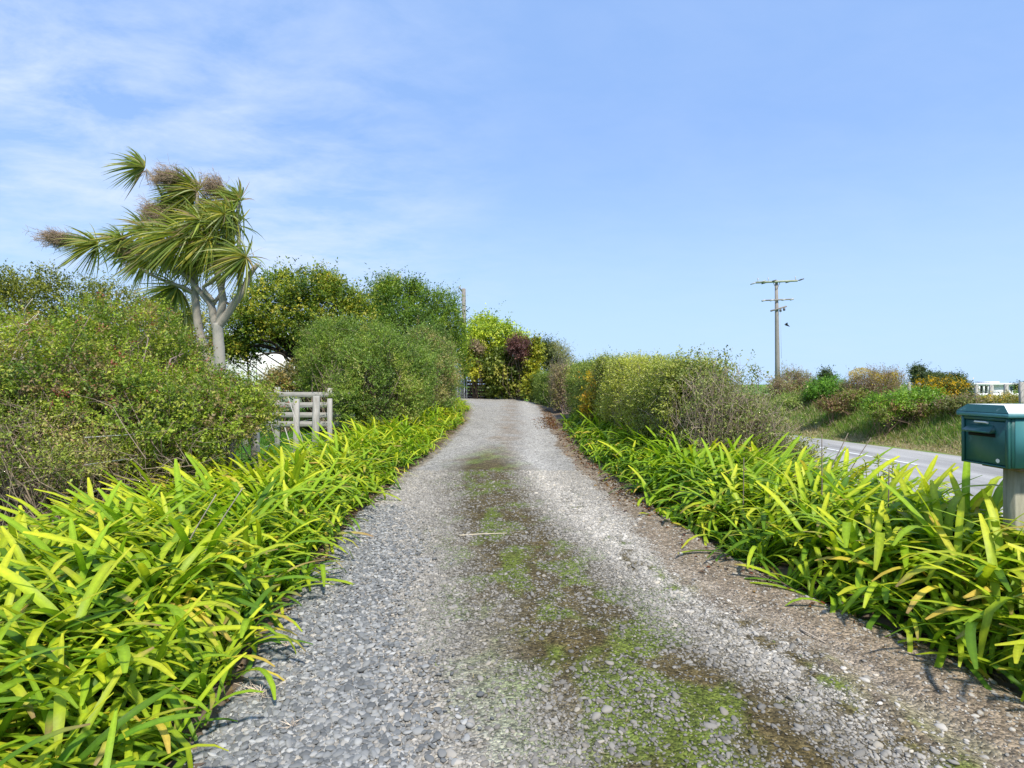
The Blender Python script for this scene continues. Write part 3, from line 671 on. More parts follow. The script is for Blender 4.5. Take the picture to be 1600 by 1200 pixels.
# big flowering bush, left foreground
e1, p1, n1_ = shrub('escallonia_bush', 'large sprawling small-leaved bush with pinkish red blooms at the left edge', 'shrub',
    [bl(165, 595, 7.0, 125, 115, 1.2), bl(60, 610, 6.0, 120, 90, 1.0), bl(300, 632, 6.8, 100, 62, .95), bl(368, 640, 6.3, 60, 50, .6), bl(10, 615, 6.6, 90, 60, 1.0), bl(210, 665, 6.0, 165, 90, .8), bl(150, 715, 5.7, 120, 50, .5), bl(225, 565, 7.4, 75, 65, .8)],
    leaf=.033, asp=.55, clump=.15, shoots=8, per=8, pal=[(.15, .12, .07), (.06, .11, .018), (.10, .16, .022), (.17, .24, .03), (.24, .28, .045), (.19, .16, .08)], wts=[.8, 1.2, 2, 2, 1, .8],
    base=[(-4.6, 6.3, 0), (-5.4, 6.0, 0), (-3.9, 6.1, 0), (-6.2, 6.6, 0)], frac=.35, br=.014, bcol=(.25, .19, .15), twig=.14, yel=.35, tipcol=(.34, .36, .06), up=.5)
mb = MB(); k = rng.integers(0, len(p1), 260); q = p1[k]+n1_[k]*.09; k2 = (q[:, 2] > 1.0); q = q[k2]
q = np.repeat(q, 9, 0)+rng.normal(size=(len(q)*9, 3))*.022
add_leaves(mb, q, rng.normal(size=q.shape), rng.normal(size=q.shape), .022, .014, np.array([.40, .10, .08])*(.6+.7*rng.random((len(q), 1))))
mb.V = [v-np.array(e1.location) for v in mb.V]; mb.build('blooms', LEAF, e1)
# its woody leafless lower skirt
tw = MB(); n = 420; a = np.stack([rng.uniform(-5.2, -2.9, n), rng.uniform(5.0, 6.2, n), rng.uniform(.05, .75, n)], -1)
kk = a[:, 0] < -2.9-.15*(6.2-a[:, 1]); a = a[kk]; n = len(a)
b = a+np.stack([rng.normal(size=n)*.35+.12, rng.normal(size=n)*.2-.05, np.abs(rng.normal(size=n))*.28], -1)
pt = add_twigs(tw, a, b, .005, .0015, .14, 4, (.27, .21, .16)); m_ = pt[:, 2]
add_twigs(tw, m_, m_+rng.normal(size=(n, 3))*np.array([.18, .12, .14]), .003, .001, .15, 3, (.30, .24, .18))
tw.V = [v-np.array(e1.location) for v in tw.V]; tw.build('bare_twigs', BARK, e1)
# browner, twiggier bush at the frame's left edge
e2, p2, n2_ = shrub('twiggy_bush', 'brownish half-bare bush low at the left picture edge behind the strappy leaves', 'shrub',
    [bl(20, 685, 4.9, 95, 66, .6), bl(110, 718, 5.0, 80, 55, .5), bl(-60, 650, 5.2, 80, 70, .7), bl(215, 735, 5.6, 70, 38, .4)], leaf=.024, asp=.5, clump=.15, shoots=6, per=6,
    pal=[(.10, .15, .03), (.17, .22, .04), (.23, .24, .08), (.26, .19, .11)], wts=[1, 1.6, 1, .8], base=[(-4.3, 4.9, 0), (-3.8, 5.0, 0), (-5.0, 5.2, 0)], frac=.7, br=.009, bcol=(.26, .20, .15), twig=.35, yel=.2, tipcol=(.33, .22, .09), up=.4)
# dead pale branches poking from the bush at the left edge
mb = MB()
for k in range(9):
    s0 = P(-12+rng.normal()*14, 560+rng.normal()*22, 5.9); 
    for q in range(3):
        e_ = s0+np.array([.12+.18*rng.random(), rng.normal()*.06, .04+rng.random()*.22]); c = curve([s0, (s0+e_)/2+rng.normal(size=3)*.03, e_], 4); mb.tube(c, np.linspace(.008, .003, len(c)), 5, (.55, .50, .43))
        s0 = (s0+e_)/2
o = mb.build('dead_branch', BARK); tag(o, 'bleached dead branches poking out of the bush at the left edge', 'branch')

# dark hedge of tall evergreens behind
shrub('evergreen_hedge', 'tall dark evergreen hedge skyline at far left behind the flowering bush', 'hedge',
    [bl(40, 500, 13, 75, 62, 1.4), bl(115, 490, 13.5, 70, 60, 1.4), bl(180, 510, 14, 65, 58, 1.4), bl(245, 535, 14.5, 60, 68, 1.4), bl(-60, 510, 13, 80, 70, 1.5), bl(60, 580, 12.4, 150, 60, 1.2), bl(300, 545, 16, 60, 75, 1.2), bl(85, 452, 13.4, 40, 20, .6), bl(20, 458, 13.2, 45, 22, .6), bl(140, 462, 13.8, 40, 22, .6)],
    leaf=.055, asp=.5, clump=.27, shoots=7, per=7, pal=[(.04, .06, .012), (.09, .115, .018), (.155, .175, .028), (.23, .24, .04)], wts=[1.1, 2, 1.8, 1.2], frac=.15, br=.03, bcol=(.05, .04, .03), yel=.35, tipcol=(.27, .28, .04), up=.7)

# big spreading tree with dark leaning trunk
def limb(mb, pts, r0, r1, col, Y=None, sides=9, lump=.15):
    p = np.array([P(a, b, c) for a, b, c in pts]); c = curve(p, 6); mb.tube(c, np.linspace(r0, r1, len(c)), sides, col, lump=lump); return c
t1, tp, tn = shrub('spreading_tree', 'broad tree with yellow-green crown and dark leaning trunk behind the rail fence', 'tree',
    [bl(430, 468, 17, 50, 42, 1.3), bl(480, 462, 17.4, 48, 34, 1.3), bl(535, 475, 17.6, 42, 34, 1.2), bl(400, 510, 16.6, 42, 42, 1.2), bl(470, 510, 17, 58, 42, 1.3), bl(375, 545, 16.4, 34, 30, 1.1), bl(545, 520, 17.6, 50, 50, 1.2), bl(510, 560, 18.6, 42, 46, 1.0), bl(440, 440, 17.2, 28, 18, .8), bl(520, 452, 17.5, 18, 26, .6), bl(500, 445, 17.5, 12, 22, .4)],
    leaf=.078, asp=.5, clump=.30, shoots=7, per=7, pal=[(.035, .07, .012), (.07, .12, .015), (.12, .17, .02), (.20, .23, .028), (.28, .27, .04)], wts=[1.3, 2, 2, .9, .4], base=[tuple(P(497, 600, 17.5)*[1, 1, 0]+[0, 0, .28])], frac=.05, br=.03, bcol=(.03, .022, .018), yel=.35, tipcol=(.38, .36, .04), up=.5)
mb = MB(); dk = (.028, .022, .018)
limb(mb, [(505, 665, 17.3), (497, 615, 17.2), (480, 575, 17), (455, 545, 16.8), (425, 520, 16.8), (400, 500, 16.8)], .26, .10, dk)
limb(mb, [(480, 578, 17), (462, 560, 16.6), (435, 548, 16.4), (405, 540, 16.2), (380, 548, 16.2)], .10, .03, dk)
limb(mb, [(455, 545, 16.8), (470, 520, 16.8), (490, 490, 17)], .14, .05, dk)
limb(mb, [(440, 548, 16.4), (425, 535, 16.2), (412, 532, 16), (395, 520, 16)], .05, .015, dk)
limb(mb, [(470, 565, 16.8), (455, 566, 16.3), (440, 553, 16), (420, 552, 16), (400, 556, 16)], .05, .015, dk)
limb(mb, [(400, 500, 16.6), (375, 484, 16.4), (362, 478, 16.2), (350, 470, 16.2)], .10, .03, (.05, .04, .035))
mb.V = [v-np.array(t1.location) for v in mb.V]; mb.build('trunk', BARK, t1, True)

# small flowering shrub under it, behind the rails
shrub('low_garden_shrub', 'small grey-green shrub with orange tinge just behind the top rail', 'shrub', [bl(445, 592, 14.5, 26, 22, .5), bl(480, 600, 14.8, 30, 22, .5), bl(425, 600, 14, 20, 16, .4), bl(520, 640, 15, 40, 26, .5)], leaf=.05, asp=.5, clump=.18, shoots=6, per=6,
    pal=[(.05, .07, .03), (.12, .13, .07), (.22, .18, .08), (.16, .13, .03)], frac=.3, br=.01)

GREY = [(.055, .10, .022), (.10, .17, .032), (.16, .23, .042), (.21, .23, .075)]
shrub('rounded_bush', 'big soft grey-green rounded bush leaning over the left border, twiggy face', 'shrub',
    [bl(585, 600, 12.2, 62, 85, .9), bl(530, 570, 13.5, 60, 62, 1.0), bl(625, 590, 13.4, 50, 70, .9), bl(570, 545, 13.8, 62, 42, .9), bl(545, 630, 11.6, 32, 42, .5), bl(625, 625, 12.4, 40, 50, .6), bl(520, 540, 14.2, 50, 42, .8), bl(570, 530, 14.2, 60, 30, .7), bl(505, 565, 14.2, 36, 62, .8), bl(550, 518, 14, 40, 25, .6)],
    leaf=.042, asp=.45, clump=.18, shoots=8, per=8, pal=GREY, wts=[1.2, 2, 1.6, .8], base=[tuple([X(590, 12.6), 12.6, .12]), (X(540, 12.6), 12.6, .12)], frac=.3, br=.016, bcol=(.26, .20, .16), twig=.12, yel=.3, tipcol=(.25, .29, .07), up=.6)
shrub('rounded_bush', 'grey-green clipped bush with brown twiggy base where the driveway narrows on the left', 'shrub',
    [bl(672, 585, 17, 42, 70, 1.0), bl(690, 605, 18, 27, 62, 1.0), bl(648, 600, 15.4, 38, 66, .8), bl(655, 555, 16.5, 40, 38, .9), bl(690, 565, 18.5, 22, 35, .8)],
    leaf=.05, asp=.45, clump=.2, shoots=8, per=7, pal=[(.06, .11, .03), (.11, .19, .045), (.17, .20, .07), (.24, .22, .12)], wts=[1, 2, 1.2, .6], frac=.08, br=.012, bcol=(.27, .21, .17), twig=.2, yel=.25, tipcol=(.23, .28, .07), up=.9)
shrub('dense_tree', 'dense deep green rounded tree left of the bare wooden pole', 'tree',
    [bl(635, 480, 22, 50, 40, 1.5), bl(680, 500, 22.5, 42, 44, 1.5), bl(600, 475, 22, 32, 32, 1.2), bl(650, 525, 21, 60, 50, 1.6), bl(610, 530, 21, 40, 46, 1.3), bl(705, 545, 23, 22, 50, 1.2), bl(610, 448, 22, 20, 14, .8), bl(645, 452, 22, 20, 14, .8), bl(695, 580, 23, 30, 40, 1)],
    leaf=.085, asp=.45, clump=.33, shoots=7, per=7, pal=[(.03, .06, .010), (.055, .11, .013), (.09, .155, .018), (.14, .20, .024)], wts=[1.2, 2, 1.6, .8], frac=.1, br=.03, bcol=(.06, .05, .04), yel=.2, tipcol=(.15, .26, .03), up=.5)
shrub('pale_tree', 'loose yellowish sapling crown showing above the dense green tree', 'tree', [bl(594, 452, 24, 14, 18, .5), bl(612, 448, 24.2, 16, 14, .5), bl(600, 475, 24, 14, 18, .5)],
    leaf=.09, asp=.5, clump=.3, shoots=5, per=5, pal=[(.24, .25, .09), (.32, .30, .12), (.15, .18, .04)], inner=False, frac=.2, br=.02, bcol=(.2, .16, .12), up=1.2)
# end-of-drive planting
YG = [(.06, .12, .015), (.13, .21, .022), (.22, .30, .03), (.32, .38, .04)]
shrub('lime_tree', 'bright lime-green bushy crown above the end of the driveway', 'tree', [bl(745, 530, 31, 28, 30, 1.4), bl(775, 545, 31, 28, 34, 1.3), bl(805, 535, 31, 24, 20, 1.2), bl(735, 560, 30.5, 24, 34, 1.2), bl(760, 508, 32, 20, 14, 1), bl(785, 522, 31, 26, 16, 1)],
    leaf=.13, asp=.5, clump=.42, shoots=7, per=6, pal=YG, wts=[.7, 1.5, 2, 1.4], frac=.1, br=.03, yel=.4, tipcol=(.42, .46, .06), up=.8)
shrub('ivy_hedge', 'big dark glossy-leaved hedge mound at the end of the driveway', 'hedge', [bl(785, 590, 29.5, 36, 34, 1.1), bl(765, 575, 30, 24, 24, 1.0), bl(808, 590, 29.5, 22, 33, 1.0), bl(780, 565, 30, 34, 18, 1)],
    leaf=.13, asp=.62, clump=.34, shoots=6, per=6, pal=[(.035, .06, .012), (.07, .105, .018), (.13, .16, .03), (.26, .27, .07)], wts=[1.3, 1.8, 1.2, .6], frac=.1, br=.03, up=.2, spread=1.1)
shrub('maroon_shrub', 'purple-maroon shrub topping the hedge at the end of the driveway', 'shrub', [bl(812, 543, 28.6, 21, 15, .7), bl(822, 553, 28.4, 13, 17, .6), bl(806, 538, 28.8, 16, 10, .6)],
    leaf=.10, asp=.4, clump=.28, shoots=7, per=6, pal=[(.06, .03, .035), (.10, .05, .055), (.15, .08, .085)], frac=.2, br=.02, base=[(X(815, 28.8), 28.8, .6)], up=.6)
shrub('golden_shrub', 'golden-yellow variegated shrub over the wire gate', 'shrub', [bl(735, 567, 29.6, 14, 16, .6), bl(742, 580, 29.4, 11, 12, .5), bl(727, 560, 29.8, 10, 12, .5)],
    leaf=.13, asp=.6, clump=.30, shoots=6, per=5, pal=[(.12, .15, .02), (.24, .26, .03), (.33, .33, .05)], frac=.2, br=.02, base=[(X(742, 29.9), 29.9, .62)])
shrub('golden_shrub', 'tall narrow yellow-green shrub right of the maroon shrub', 'shrub', [bl(832, 588, 28, 13, 32, .6), bl(838, 552, 28.2, 8, 26, .5), bl(829, 605, 27.6, 14, 16, .6), bl(842, 600, 27.2, 10, 18, .5)],
    leaf=.12, asp=.5, clump=.28, shoots=6, per=6, pal=[(.07, .10, .015), (.16, .19, .02), (.26, .26, .03)], frac=.2, br=.02, up=.6)
shrub('dusty_shrub', 'grey-brown twiggy patch of shrub high in the lime hedge left of maroon shrub', 'shrub', [bl(746, 545, 29.4, 9, 8, .4), bl(740, 541, 29.5, 7, 6, .3)], leaf=.09, asp=.4, clump=.25, shoots=6, per=5, pal=[(.12, .10, .08), (.20, .16, .13)], frac=.5, br=.02, base=[(X(746, 29.8), 29.8, .62)])
shrub('dark_round_tree', 'dark olive rounded tree behind the clipped hedge end', 'tree', [bl(860, 558, 31, 22, 28, 1.2), bl(875, 568, 30.5, 16, 18, 1.0), bl(850, 552, 31.5, 12, 20, .9)],
    leaf=.11, asp=.35, clump=.33, shoots=8, per=6, pal=[(.03, .05, .015), (.06, .085, .025), (.11, .13, .04)], frac=.1, br=.03, up=.8)
shrub('wispy_tree', 'wispy thin-leaved sapling against the sky beyond the hedge', 'tree', [bl(885, 562, 27, 12, 22, .5), bl(872, 552, 27.5, 8, 16, .4), bl(893, 575, 26, 9, 14, .4)],
    leaf=.08, asp=.3, clump=.32, shoots=4, per=5, pal=[(.10, .12, .05), (.20, .22, .10), (.26, .26, .15)], inner=False, frac=.8, br=.016, bcol=(.30, .26, .24), twig=.4, up=1.5)

# hedges along the right of the driveway ------------------------------
def hedge(name, label, path, width, heights, leaf, asp, clump, shoots, per, pal, wts, bcol, frac, cat='hedge', bottom=.15, pad=0, **kw):
    """clipped hedge: path [(x,y)], sample its two faces, top and ends"""
    path = np.array(path, float); seg = np.diff(path, axis=0); Ls = np.linalg.norm(seg, axis=1); cumL = np.concatenate([[0], np.cumsum(Ls)]); Lt = cumL[-1]
    hs = np.array(heights, float); per_ = 2*hs.mean()+width; n = int((Lt*per_+2*width*hs.mean())/clump**2*1.5)
    s = rng.random(n)*Lt; cx = np.interp(s, cumL, path[:, 0]); cy = np.interp(s, cumL, path[:, 1]); hh = np.interp(s, cumL, np.interp(cumL/Lt, np.linspace(0, 1, len(hs)), hs))
    dx = np.interp(s, (cumL[:-1]+cumL[1:])/2, seg[:, 0]/Ls); dy = np.interp(s, (cumL[:-1]+cumL[1:])/2, seg[:, 1]/Ls)
    nx_, ny_ = -dy, dx; u = rng.random(n); side = np.where(u < .4, -1, np.where(u < .8, 1, 0))
    ends = rng.random(n) < (width*2/(Lt+2*width)); off = side*width/2
    vv = bottom+(1-bottom)*rng.random(n)**.85
    top = (side == 0) & ~ends
    off = np.where(top, (rng.random(n)-.5)*width*.9, off); zz = np.where(top, 1.0, vv)
    round_ = np.clip((zz-.80)/.2, 0, 1)*.16*width; off = np.where(side != 0, off-np.sign(off)*round_, off)
    e0 = ends & (rng.random(n) < .5); e1_ = ends & ~e0
    off = np.where(ends, (rng.random(n)-.5)*width, off)
    s2 = np.where(e0, 0, np.where(e1_, Lt, s)); cx = np.where(ends, np.interp(s2, cumL, path[:, 0]), cx); cy = np.where(ends, np.interp(s2, cumL, path[:, 1]), cy)
    nrm_ = np.stack([nx_*side, ny_*side, np.where(top, 1.0, .15)], -1)
    nrm_ = np.where(e0[:, None], np.stack([-dx, -dy, dx*0], -1), nrm_); nrm_ = np.where(e1_[:, None], np.stack([dx, dy, dx*0], -1), nrm_); nrm_ = nrm(nrm_+1e-6)
    x_ = cx+nx_*off; y_ = cy+ny_*off; g_ = groundz(x_, y_); lump = (fbm(x_*2.2+y_, zz*3+y_*2, 8)-.5)*.22
    p = np.stack([x_, y_, g_+zz*hh], -1)+nrm_*lump[:, None]
    e = empty(name, (path[0, 0], path[0, 1], float(groundz(path[0, 0], path[0, 1]))), label, cat); org = np.array(e.location)
    mb, tw = MB(), MB(); foliage(mb, tw, p, nrm_, None, clump, shoots, per, leaf, asp, pal, wts, twigcol=bcol, **kw)
    # inner layer
    c_ = np.stack([cx, cy, p[:, 2]], -1); q = c_+(p-c_)*.55; q[:, 2] = g_+(p[:, 2]-g_)*.9
    kk = rng.random(n) < .5
    kw2 = dict(kw); kw2['twig'] = 0; kw2['yel'] = 0
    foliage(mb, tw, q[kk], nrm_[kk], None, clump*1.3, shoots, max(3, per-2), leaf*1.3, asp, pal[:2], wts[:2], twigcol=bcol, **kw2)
    bs = np.stack([cx, cy, g_], -1); k = rng.random(n) < frac
    add_twigs(tw, bs[k]+rng.normal(size=(k.sum(), 3))*[.1, .1, 0], (p-nrm_*.05)[k], .009, .002, .12, 4, bcol, 3)
    mb.V = [v-org for v in mb.V]; tw.V = [v-org for v in tw.V]
    mb.build('foliage', LEAF, e); tw.build('branches', BARK, e); return e, p, nrm_
hp = [(.10, .14, .035), (.17, .215, .045), (.25, .29, .055), (.33, .36, .08)]
hedge('clipped_hedge', 'long clipped grey-green hedge with yellowish top along the right of the driveway', [(2.78, 8.5), (2.62, 9.6), (2.48, 11), (2.38, 13)], 1.0, [1.50, 1.55, 1.60, 1.64], .034, .55, .15, 7, 7, hp, [1, 1.6, 1.4, .8], (.27, .22, .19), .35, bottom=.28, twig=.22, yel=.45, tipcol=(.45, .46, .14), up=.6)
hedge('clipped_hedge', 'smooth green clipped hedge block beyond the yellow-leaved shrub', [(2.35, 14.2), (2.3, 16), (2.35, 18.6)], .95, [1.68, 1.64, 1.60], .042, .5, .18, 7, 7, [(.06, .10, .025), (.12, .18, .04), (.19, .25, .06), (.30, .33, .08)], [1.2, 2, 1.3, .6], (.2, .17, .14), .2, bottom=.08, twig=.1, yel=.35, tipcol=(.36, .38, .09), up=.7)
hedge('clipped_hedge', 'brownish clipped hedge block with bare grey front, third along the driveway', [(2.0, 20.3), (2.05, 23)], .9, [1.55, 1.60], .05, .45, .2, 7, 6, [(.09, .085, .055), (.17, .14, .10), (.19, .22, .06), (.27, .29, .09)], [1.4, 1.6, .8, .6], (.28, .22, .20), .5, bottom=.1, twig=.4, up=.7)
hedge('clipped_hedge', 'farthest dark green hedge block where the driveway turns left', [(1.75, 24.4), (1.5, 27.2)], .9, [1.35, 1.45], .06, .45, .22, 7, 6, [(.04, .075, .02), (.08, .13, .03), (.15, .20, .05)], [1, 1.6, 1], (.2, .17, .14), .2, bottom=.05, up=.7)
shrub('yellow_leaved_shrub', 'shrub with golden and orange leaves pushing out of the hedge gap', 'shrub', [bl(925, 612, 13.6, 15, 36, .35), bl(918, 632, 13.2, 13, 16, .3), bl(935, 595, 13.6, 13, 18, .3)],
    leaf=.065, asp=.5, clump=.19, shoots=5, per=5, pal=[(.15, .16, .02), (.32, .26, .02), (.34, .20, .02), (.12, .15, .02)], inner=False, frac=.5, br=.010, spread=.9, base=[(X(928, 13.7), 13.7, .17)])
# bare, twiggy end of the hedge
e3 = empty('twiggy_hedge_end', (3.9, 8.2, 0), 'nearly leafless grey twiggy shrub at the road end of the hedge', 'shrub'); tw, mb = MB(), MB()
n = 850; bx = rng.uniform(2.6, 3.65, n); by = rng.uniform(7.7, 8.9, n); a = np.stack([bx, by, .05+.1*rng.random(n)], -1)
hgt = np.interp(bx, [2.6, 3.15, 3.45, 3.7], [1.48, 1.38, 1.0, .7])*(.55+.5*rng.random(n))
b = a+np.stack([rng.normal(size=n)*.16+.03+.12*(bx-3.2), rng.normal(size=n)*.18, hgt], -1)
pt = add_twigs(tw, a, b, .008, .002, .07, 6, (.34, .27, .20), 3)
for r_ in range(4):
    s = pt[np.arange(n), rng.integers(2, 7, n)]; d = nrm(rng.normal(size=(n, 3))*[1, 1, .6]+[.1, 0, .75])
    e_ = s+d*(.12+.26*rng.random((n, 1))); q = add_twigs(tw, s, e_, .0035, .001, .1, 3, (.38, .31, .23), 3)
    k = rng.random(n) < (.8 if r_ < 3 else 1); ps = np.repeat(q[k][:, -1], 7, 0)+rng.normal(size=(k.sum()*7, 3))*.035
    kk = rng.random(len(ps)) < np.interp(ps[:, 0], [2.8, 3.3, 4.0], [1, .8, .6]); ps = ps[kk]
    add_leaves(mb, ps, rng.normal(size=ps.shape)+[0, 0, .8], rng.normal(size=ps.shape), .034+.016*rng.random(len(ps)), .02, np.array([[.16, .22, .05], [.26, .31, .08], [.36, .38, .12]])[rng.integers(0, 3, len(ps))])
org = np.array(e3.location)
mb.V = [v-org for v in mb.V]; tw.V = [v-org for v in tw.V]; tw.build('twigs', BARK, e3); mb.build('foliage', LEAF, e3)
# two or three tall shoots above the hedge
for px, top, lb in ((1093, 548, 'short leafy shoot rising above the hedge top'), (1117, 552, 'leafy shoot with small leaves above the hedge right of another'), (1133, 545, 'tallest leafy shoot above the hedge end'), (1183, 575, 'lone shoot with pale leaves over the bare hedge end')):
    e = empty('hedge_shoot', (X(px, 8.3), 8.3, 1.3), lb, 'shoot', 'shoots above the hedge'); tw, mb = MB(), MB()
    h = Z(top, 8.3)-1.3; c = curve([(0, 0, -.3), (.02, 0, h*.5), (.01+rng.normal()*.04, 0, h)], 5); tw.tube(c, np.linspace(.005, .002, len(c)), 4, (.2, .17, .13))
    ps = np.repeat(c[-6:], 5, 0)+rng.normal(size=(30, 3))*.025; add_leaves(mb, ps, rng.normal(size=ps.shape)+[0, 0, .6], rng.normal(size=ps.shape), .04, .024, np.array([.12, .16, .05])*(.6+.8*rng.random((30, 1))))
    tw.build('stem', BARK, e); mb.build('foliage', LEAF, e)
shrub('succulent_shrub', 'low grey-green fleshy-leaved shrub at the foot of the bare hedge end beside the road', 'shrub', [(3.75, 7.9, .40, .36, .35, .26), (4.0, 8.1, .34, .3, .3, .22), (3.5, 7.6, .38, .26, .26, .22)],
    leaf=.035, asp=.55, clump=.13, shoots=5, per=8, pal=[(.07, .10, .04), (.13, .16, .06), (.22, .24, .05)], frac=.5, br=.008, bcol=(.25, .2, .17), twig=.3)
e = empty('lime_sprout', (X(1378, 5.0), 5.0, .0), 'bright yellow-green whorled sprout standing above the right border in front of the road', 'plant'); tw, mb = MB(), MB()
for px, py in ((1352, 722), (1372, 712), (1395, 724), (1380, 735), (1400, 735), (1340, 735)):
    q = P(px, py, 5.0)-np.array(e.location); c = curve([(q[0]*.4, 0, .2), (q[0]*.8, 0, q[2]*.6), tuple(q)], 4); tw.tube(c, .004, 4, (.22, .28, .06))
    k = 26; ps = np.repeat(q[None], k, 0)-np.array([0, 0, 1])*rng.random((k, 1))*.09; add_leaves(mb, ps, rng.normal(size=(k, 3))*[1, 1, .25]+[0, 0, .35], np.array([[0, 0, 1.]])+rng.normal(size=(k, 3))*.2, .055, .017, np.array([.42, .48, .04])*(.75+.4*rng.random((k, 1))))
tw.build('stem', BARK, e); mb.build('foliage', AGA, e)

# ---------------------------------------------------------------- far side of the road
def bkn(k, x): return x
GOR = [(.12, .09, .075), (.18, .14, .12), (.13, .14, .045), (.22, .18, .15)]
def gp(px, Y): return (X(px, Y), Y)
shrub('gorse_bush', 'pinkish-brown dying gorse bush at the foot of the power pole', 'shrub', [bl(1236, 600, 22, 30, 27, .8), bl(1222, 612, 21.5, 24, 22, .7), bl(1252, 608, 22.5, 24, 24, .7)],
    leaf=.06, asp=.3, clump=.22, shoots=8, per=6, pal=GOR, wts=[1.2, 1.6, 1, 1], frac=.3, br=.012, bcol=(.25, .18, .14), yel=.35, tipcol=(.30, .32, .08), up=.6)
shrub('gorse_bush', 'large gorse bush half dead and pink below, yellow blossom along its top', 'shrub', [bl(1366, 604, 17.5, 36, 24, .8), bl(1350, 600, 17.5, 26, 24, .7), bl(1385, 598, 17.8, 22, 20, .6)],
    leaf=.05, asp=.3, clump=.20, shoots=8, per=6, pal=GOR, wts=[1.3, 1.5, .8, 1.2], frac=.3, br=.012, bcol=(.25, .18, .14), up=.7, yel=.2, tipcol=(.30, .32, .08))
shrub('gorse_bush', 'bright yellow flowering gorse bush in front of the far dark trees', 'shrub', [bl(1452, 606, 15.6, 14, 12, .4), bl(1475, 604, 15.6, 20, 14, .5), bl(1494, 608, 15.8, 9, 12, .4), bl(1478, 618, 15.6, 26, 14, .5)],
    leaf=.04, asp=.6, clump=.15, shoots=8, per=6, pal=[(.06, .08, .02), (.36, .25, .01), (.40, .27, .012), (.10, .12, .02)], wts=[1, 1.6, 1.4, .6], frac=.2, br=.01, up=.5)
shrub('gorse_bush', 'low gorse with scattered yellow flowers below the white house', 'shrub', [bl(1560, 628, 14, 22, 9, .4), bl(1590, 626, 14, 16, 10, .4), bl(1535, 630, 14.5, 14, 7, .3)],
    leaf=.04, asp=.5, clump=.15, shoots=7, per=5, pal=[(.15, .17, .05), (.26, .24, .13), (.34, .25, .02), (.14, .16, .05)], wts=[1, 1, .7, 1], frac=.3, br=.01)
def blossoms(px0, px1, py, Y, n, lb):
    pass
mb = MB(); n = 1600; t = rng.random(n); px = 1326+78*t; top = 578-6*np.sin(t*7)+8*np.abs(t-.5); yy = 17.4+rng.normal(size=n)*.3
ps = np.stack([(px-800)/F*yy, yy, CAMZ-(top+np.abs(rng.normal(size=n))*9-600)/F*yy], -1)
add_leaves(mb, ps, rng.normal(size=(n, 3)), rng.normal(size=(n, 3)), .032, .024, np.array([.68, .48, .02])*(.7+.4*rng.random((n, 1)))); gb = [o for o in C.objects if o.name.startswith('gorse_bush.001')][0]
mb.V = [v-np.array(gb.location) for v in mb.V]; mb.build('blossom', LEAF, gb)
BR = dict(leaf=.045, asp=.55, clump=.16, shoots=7, per=6, frac=.3, br=.008, bcol=(.24, .16, .12))
shrub('bramble', 'round green bramble between the two large gorse bushes on the bank', 'shrub', [bl(1293, 606, 19, 28, 16, .6), bl(1275, 614, 19, 18, 14, .5), bl(1312, 614, 18.5, 18, 14, .5)], pal=[(.035, .10, .015), (.07, .17, .02), (.11, .23, .03)], **BR)
shrub('bramble', 'wide bright green bramble sprawling on the bank below the gorse', 'shrub', [bl(1400, 630, 15, 42, 20, .6), bl(1440, 625, 15, 36, 18, .6), bl(1375, 636, 15, 26, 14, .5)], pal=[(.045, .11, .015), (.10, .20, .025), (.16, .26, .03), (.20, .13, .07)], wts=[1, 2, 1.4, .4], **BR)
shrub('bramble', 'rust-brown half-dead bramble patch on the bank at left', 'shrub', [bl(1300, 634, 17, 22, 10, .4), bl(1330, 620, 17, 24, 10, .4)], pal=[(.13, .085, .06), (.18, .13, .09), (.12, .15, .035), (.13, .18, .04)], **BR)
shrub('bramble', 'low reddish bramble under the wide green bramble', 'shrub', [bl(1375, 648, 14.6, 14, 8, .3), bl(1430, 640, 14.6, 22, 9, .35)], pal=[(.13, .09, .06), (.18, .13, .095), (.11, .15, .035), (.12, .18, .035)], **BR)
shrub('bramble', 'pinkish dry bramble tangle right of the yellow gorse', 'shrub', [bl(1492, 634, 14, 22, 10, .4), bl(1515, 632, 14, 16, 10, .35)], pal=[(.15, .11, .09), (.19, .155, .13), (.10, .12, .04)], **BR)
shrub('bramble', 'grey-green weeds at the foot of the pink gorse bush', 'shrub', [bl(1255, 632, 19.5, 26, 14, .5), bl(1228, 636, 20, 22, 18, .5)], pal=[(.08, .15, .03), (.15, .23, .05), (.22, .26, .10)], **BR)
# bank grass
n = 70000; y = 8+22*rng.random(n)**1.3; t = 3.2*rng.random(n); x = rf(y)+.12+t; nz = fbm(x*1.1, y*1.1, 61)
k = (x/y < 1.0); x, y, t, nz = x[k], y[k], t[k], nz[k]; n = len(x)
gr = np.array([[.13, .23, .03], [.20, .30, .045], [.27, .33, .08]])[rng.integers(0, 3, n)]; dr = np.array([[.42, .34, .20], [.34, .27, .16], [.50, .42, .28]])[rng.integers(0, 3, n)]
pd = np.clip(.18+.65*sst(1.0, .2, t)*sst(.3, .55, nz)+.45*sst(.52, .68, nz), 0, .9)
blades('bank_grass', x, y, groundz, (.07+.22*rng.random(n))*np.clip(t*1.4, .35, 1), .010+.010*rng.random(n), np.where((rng.random(n) < pd)[:, None], dr, gr)*(.75+.45*rng.random((n, 1))), 'long mixed green and straw-coloured grass on the roadside bank', 'grass', .55)
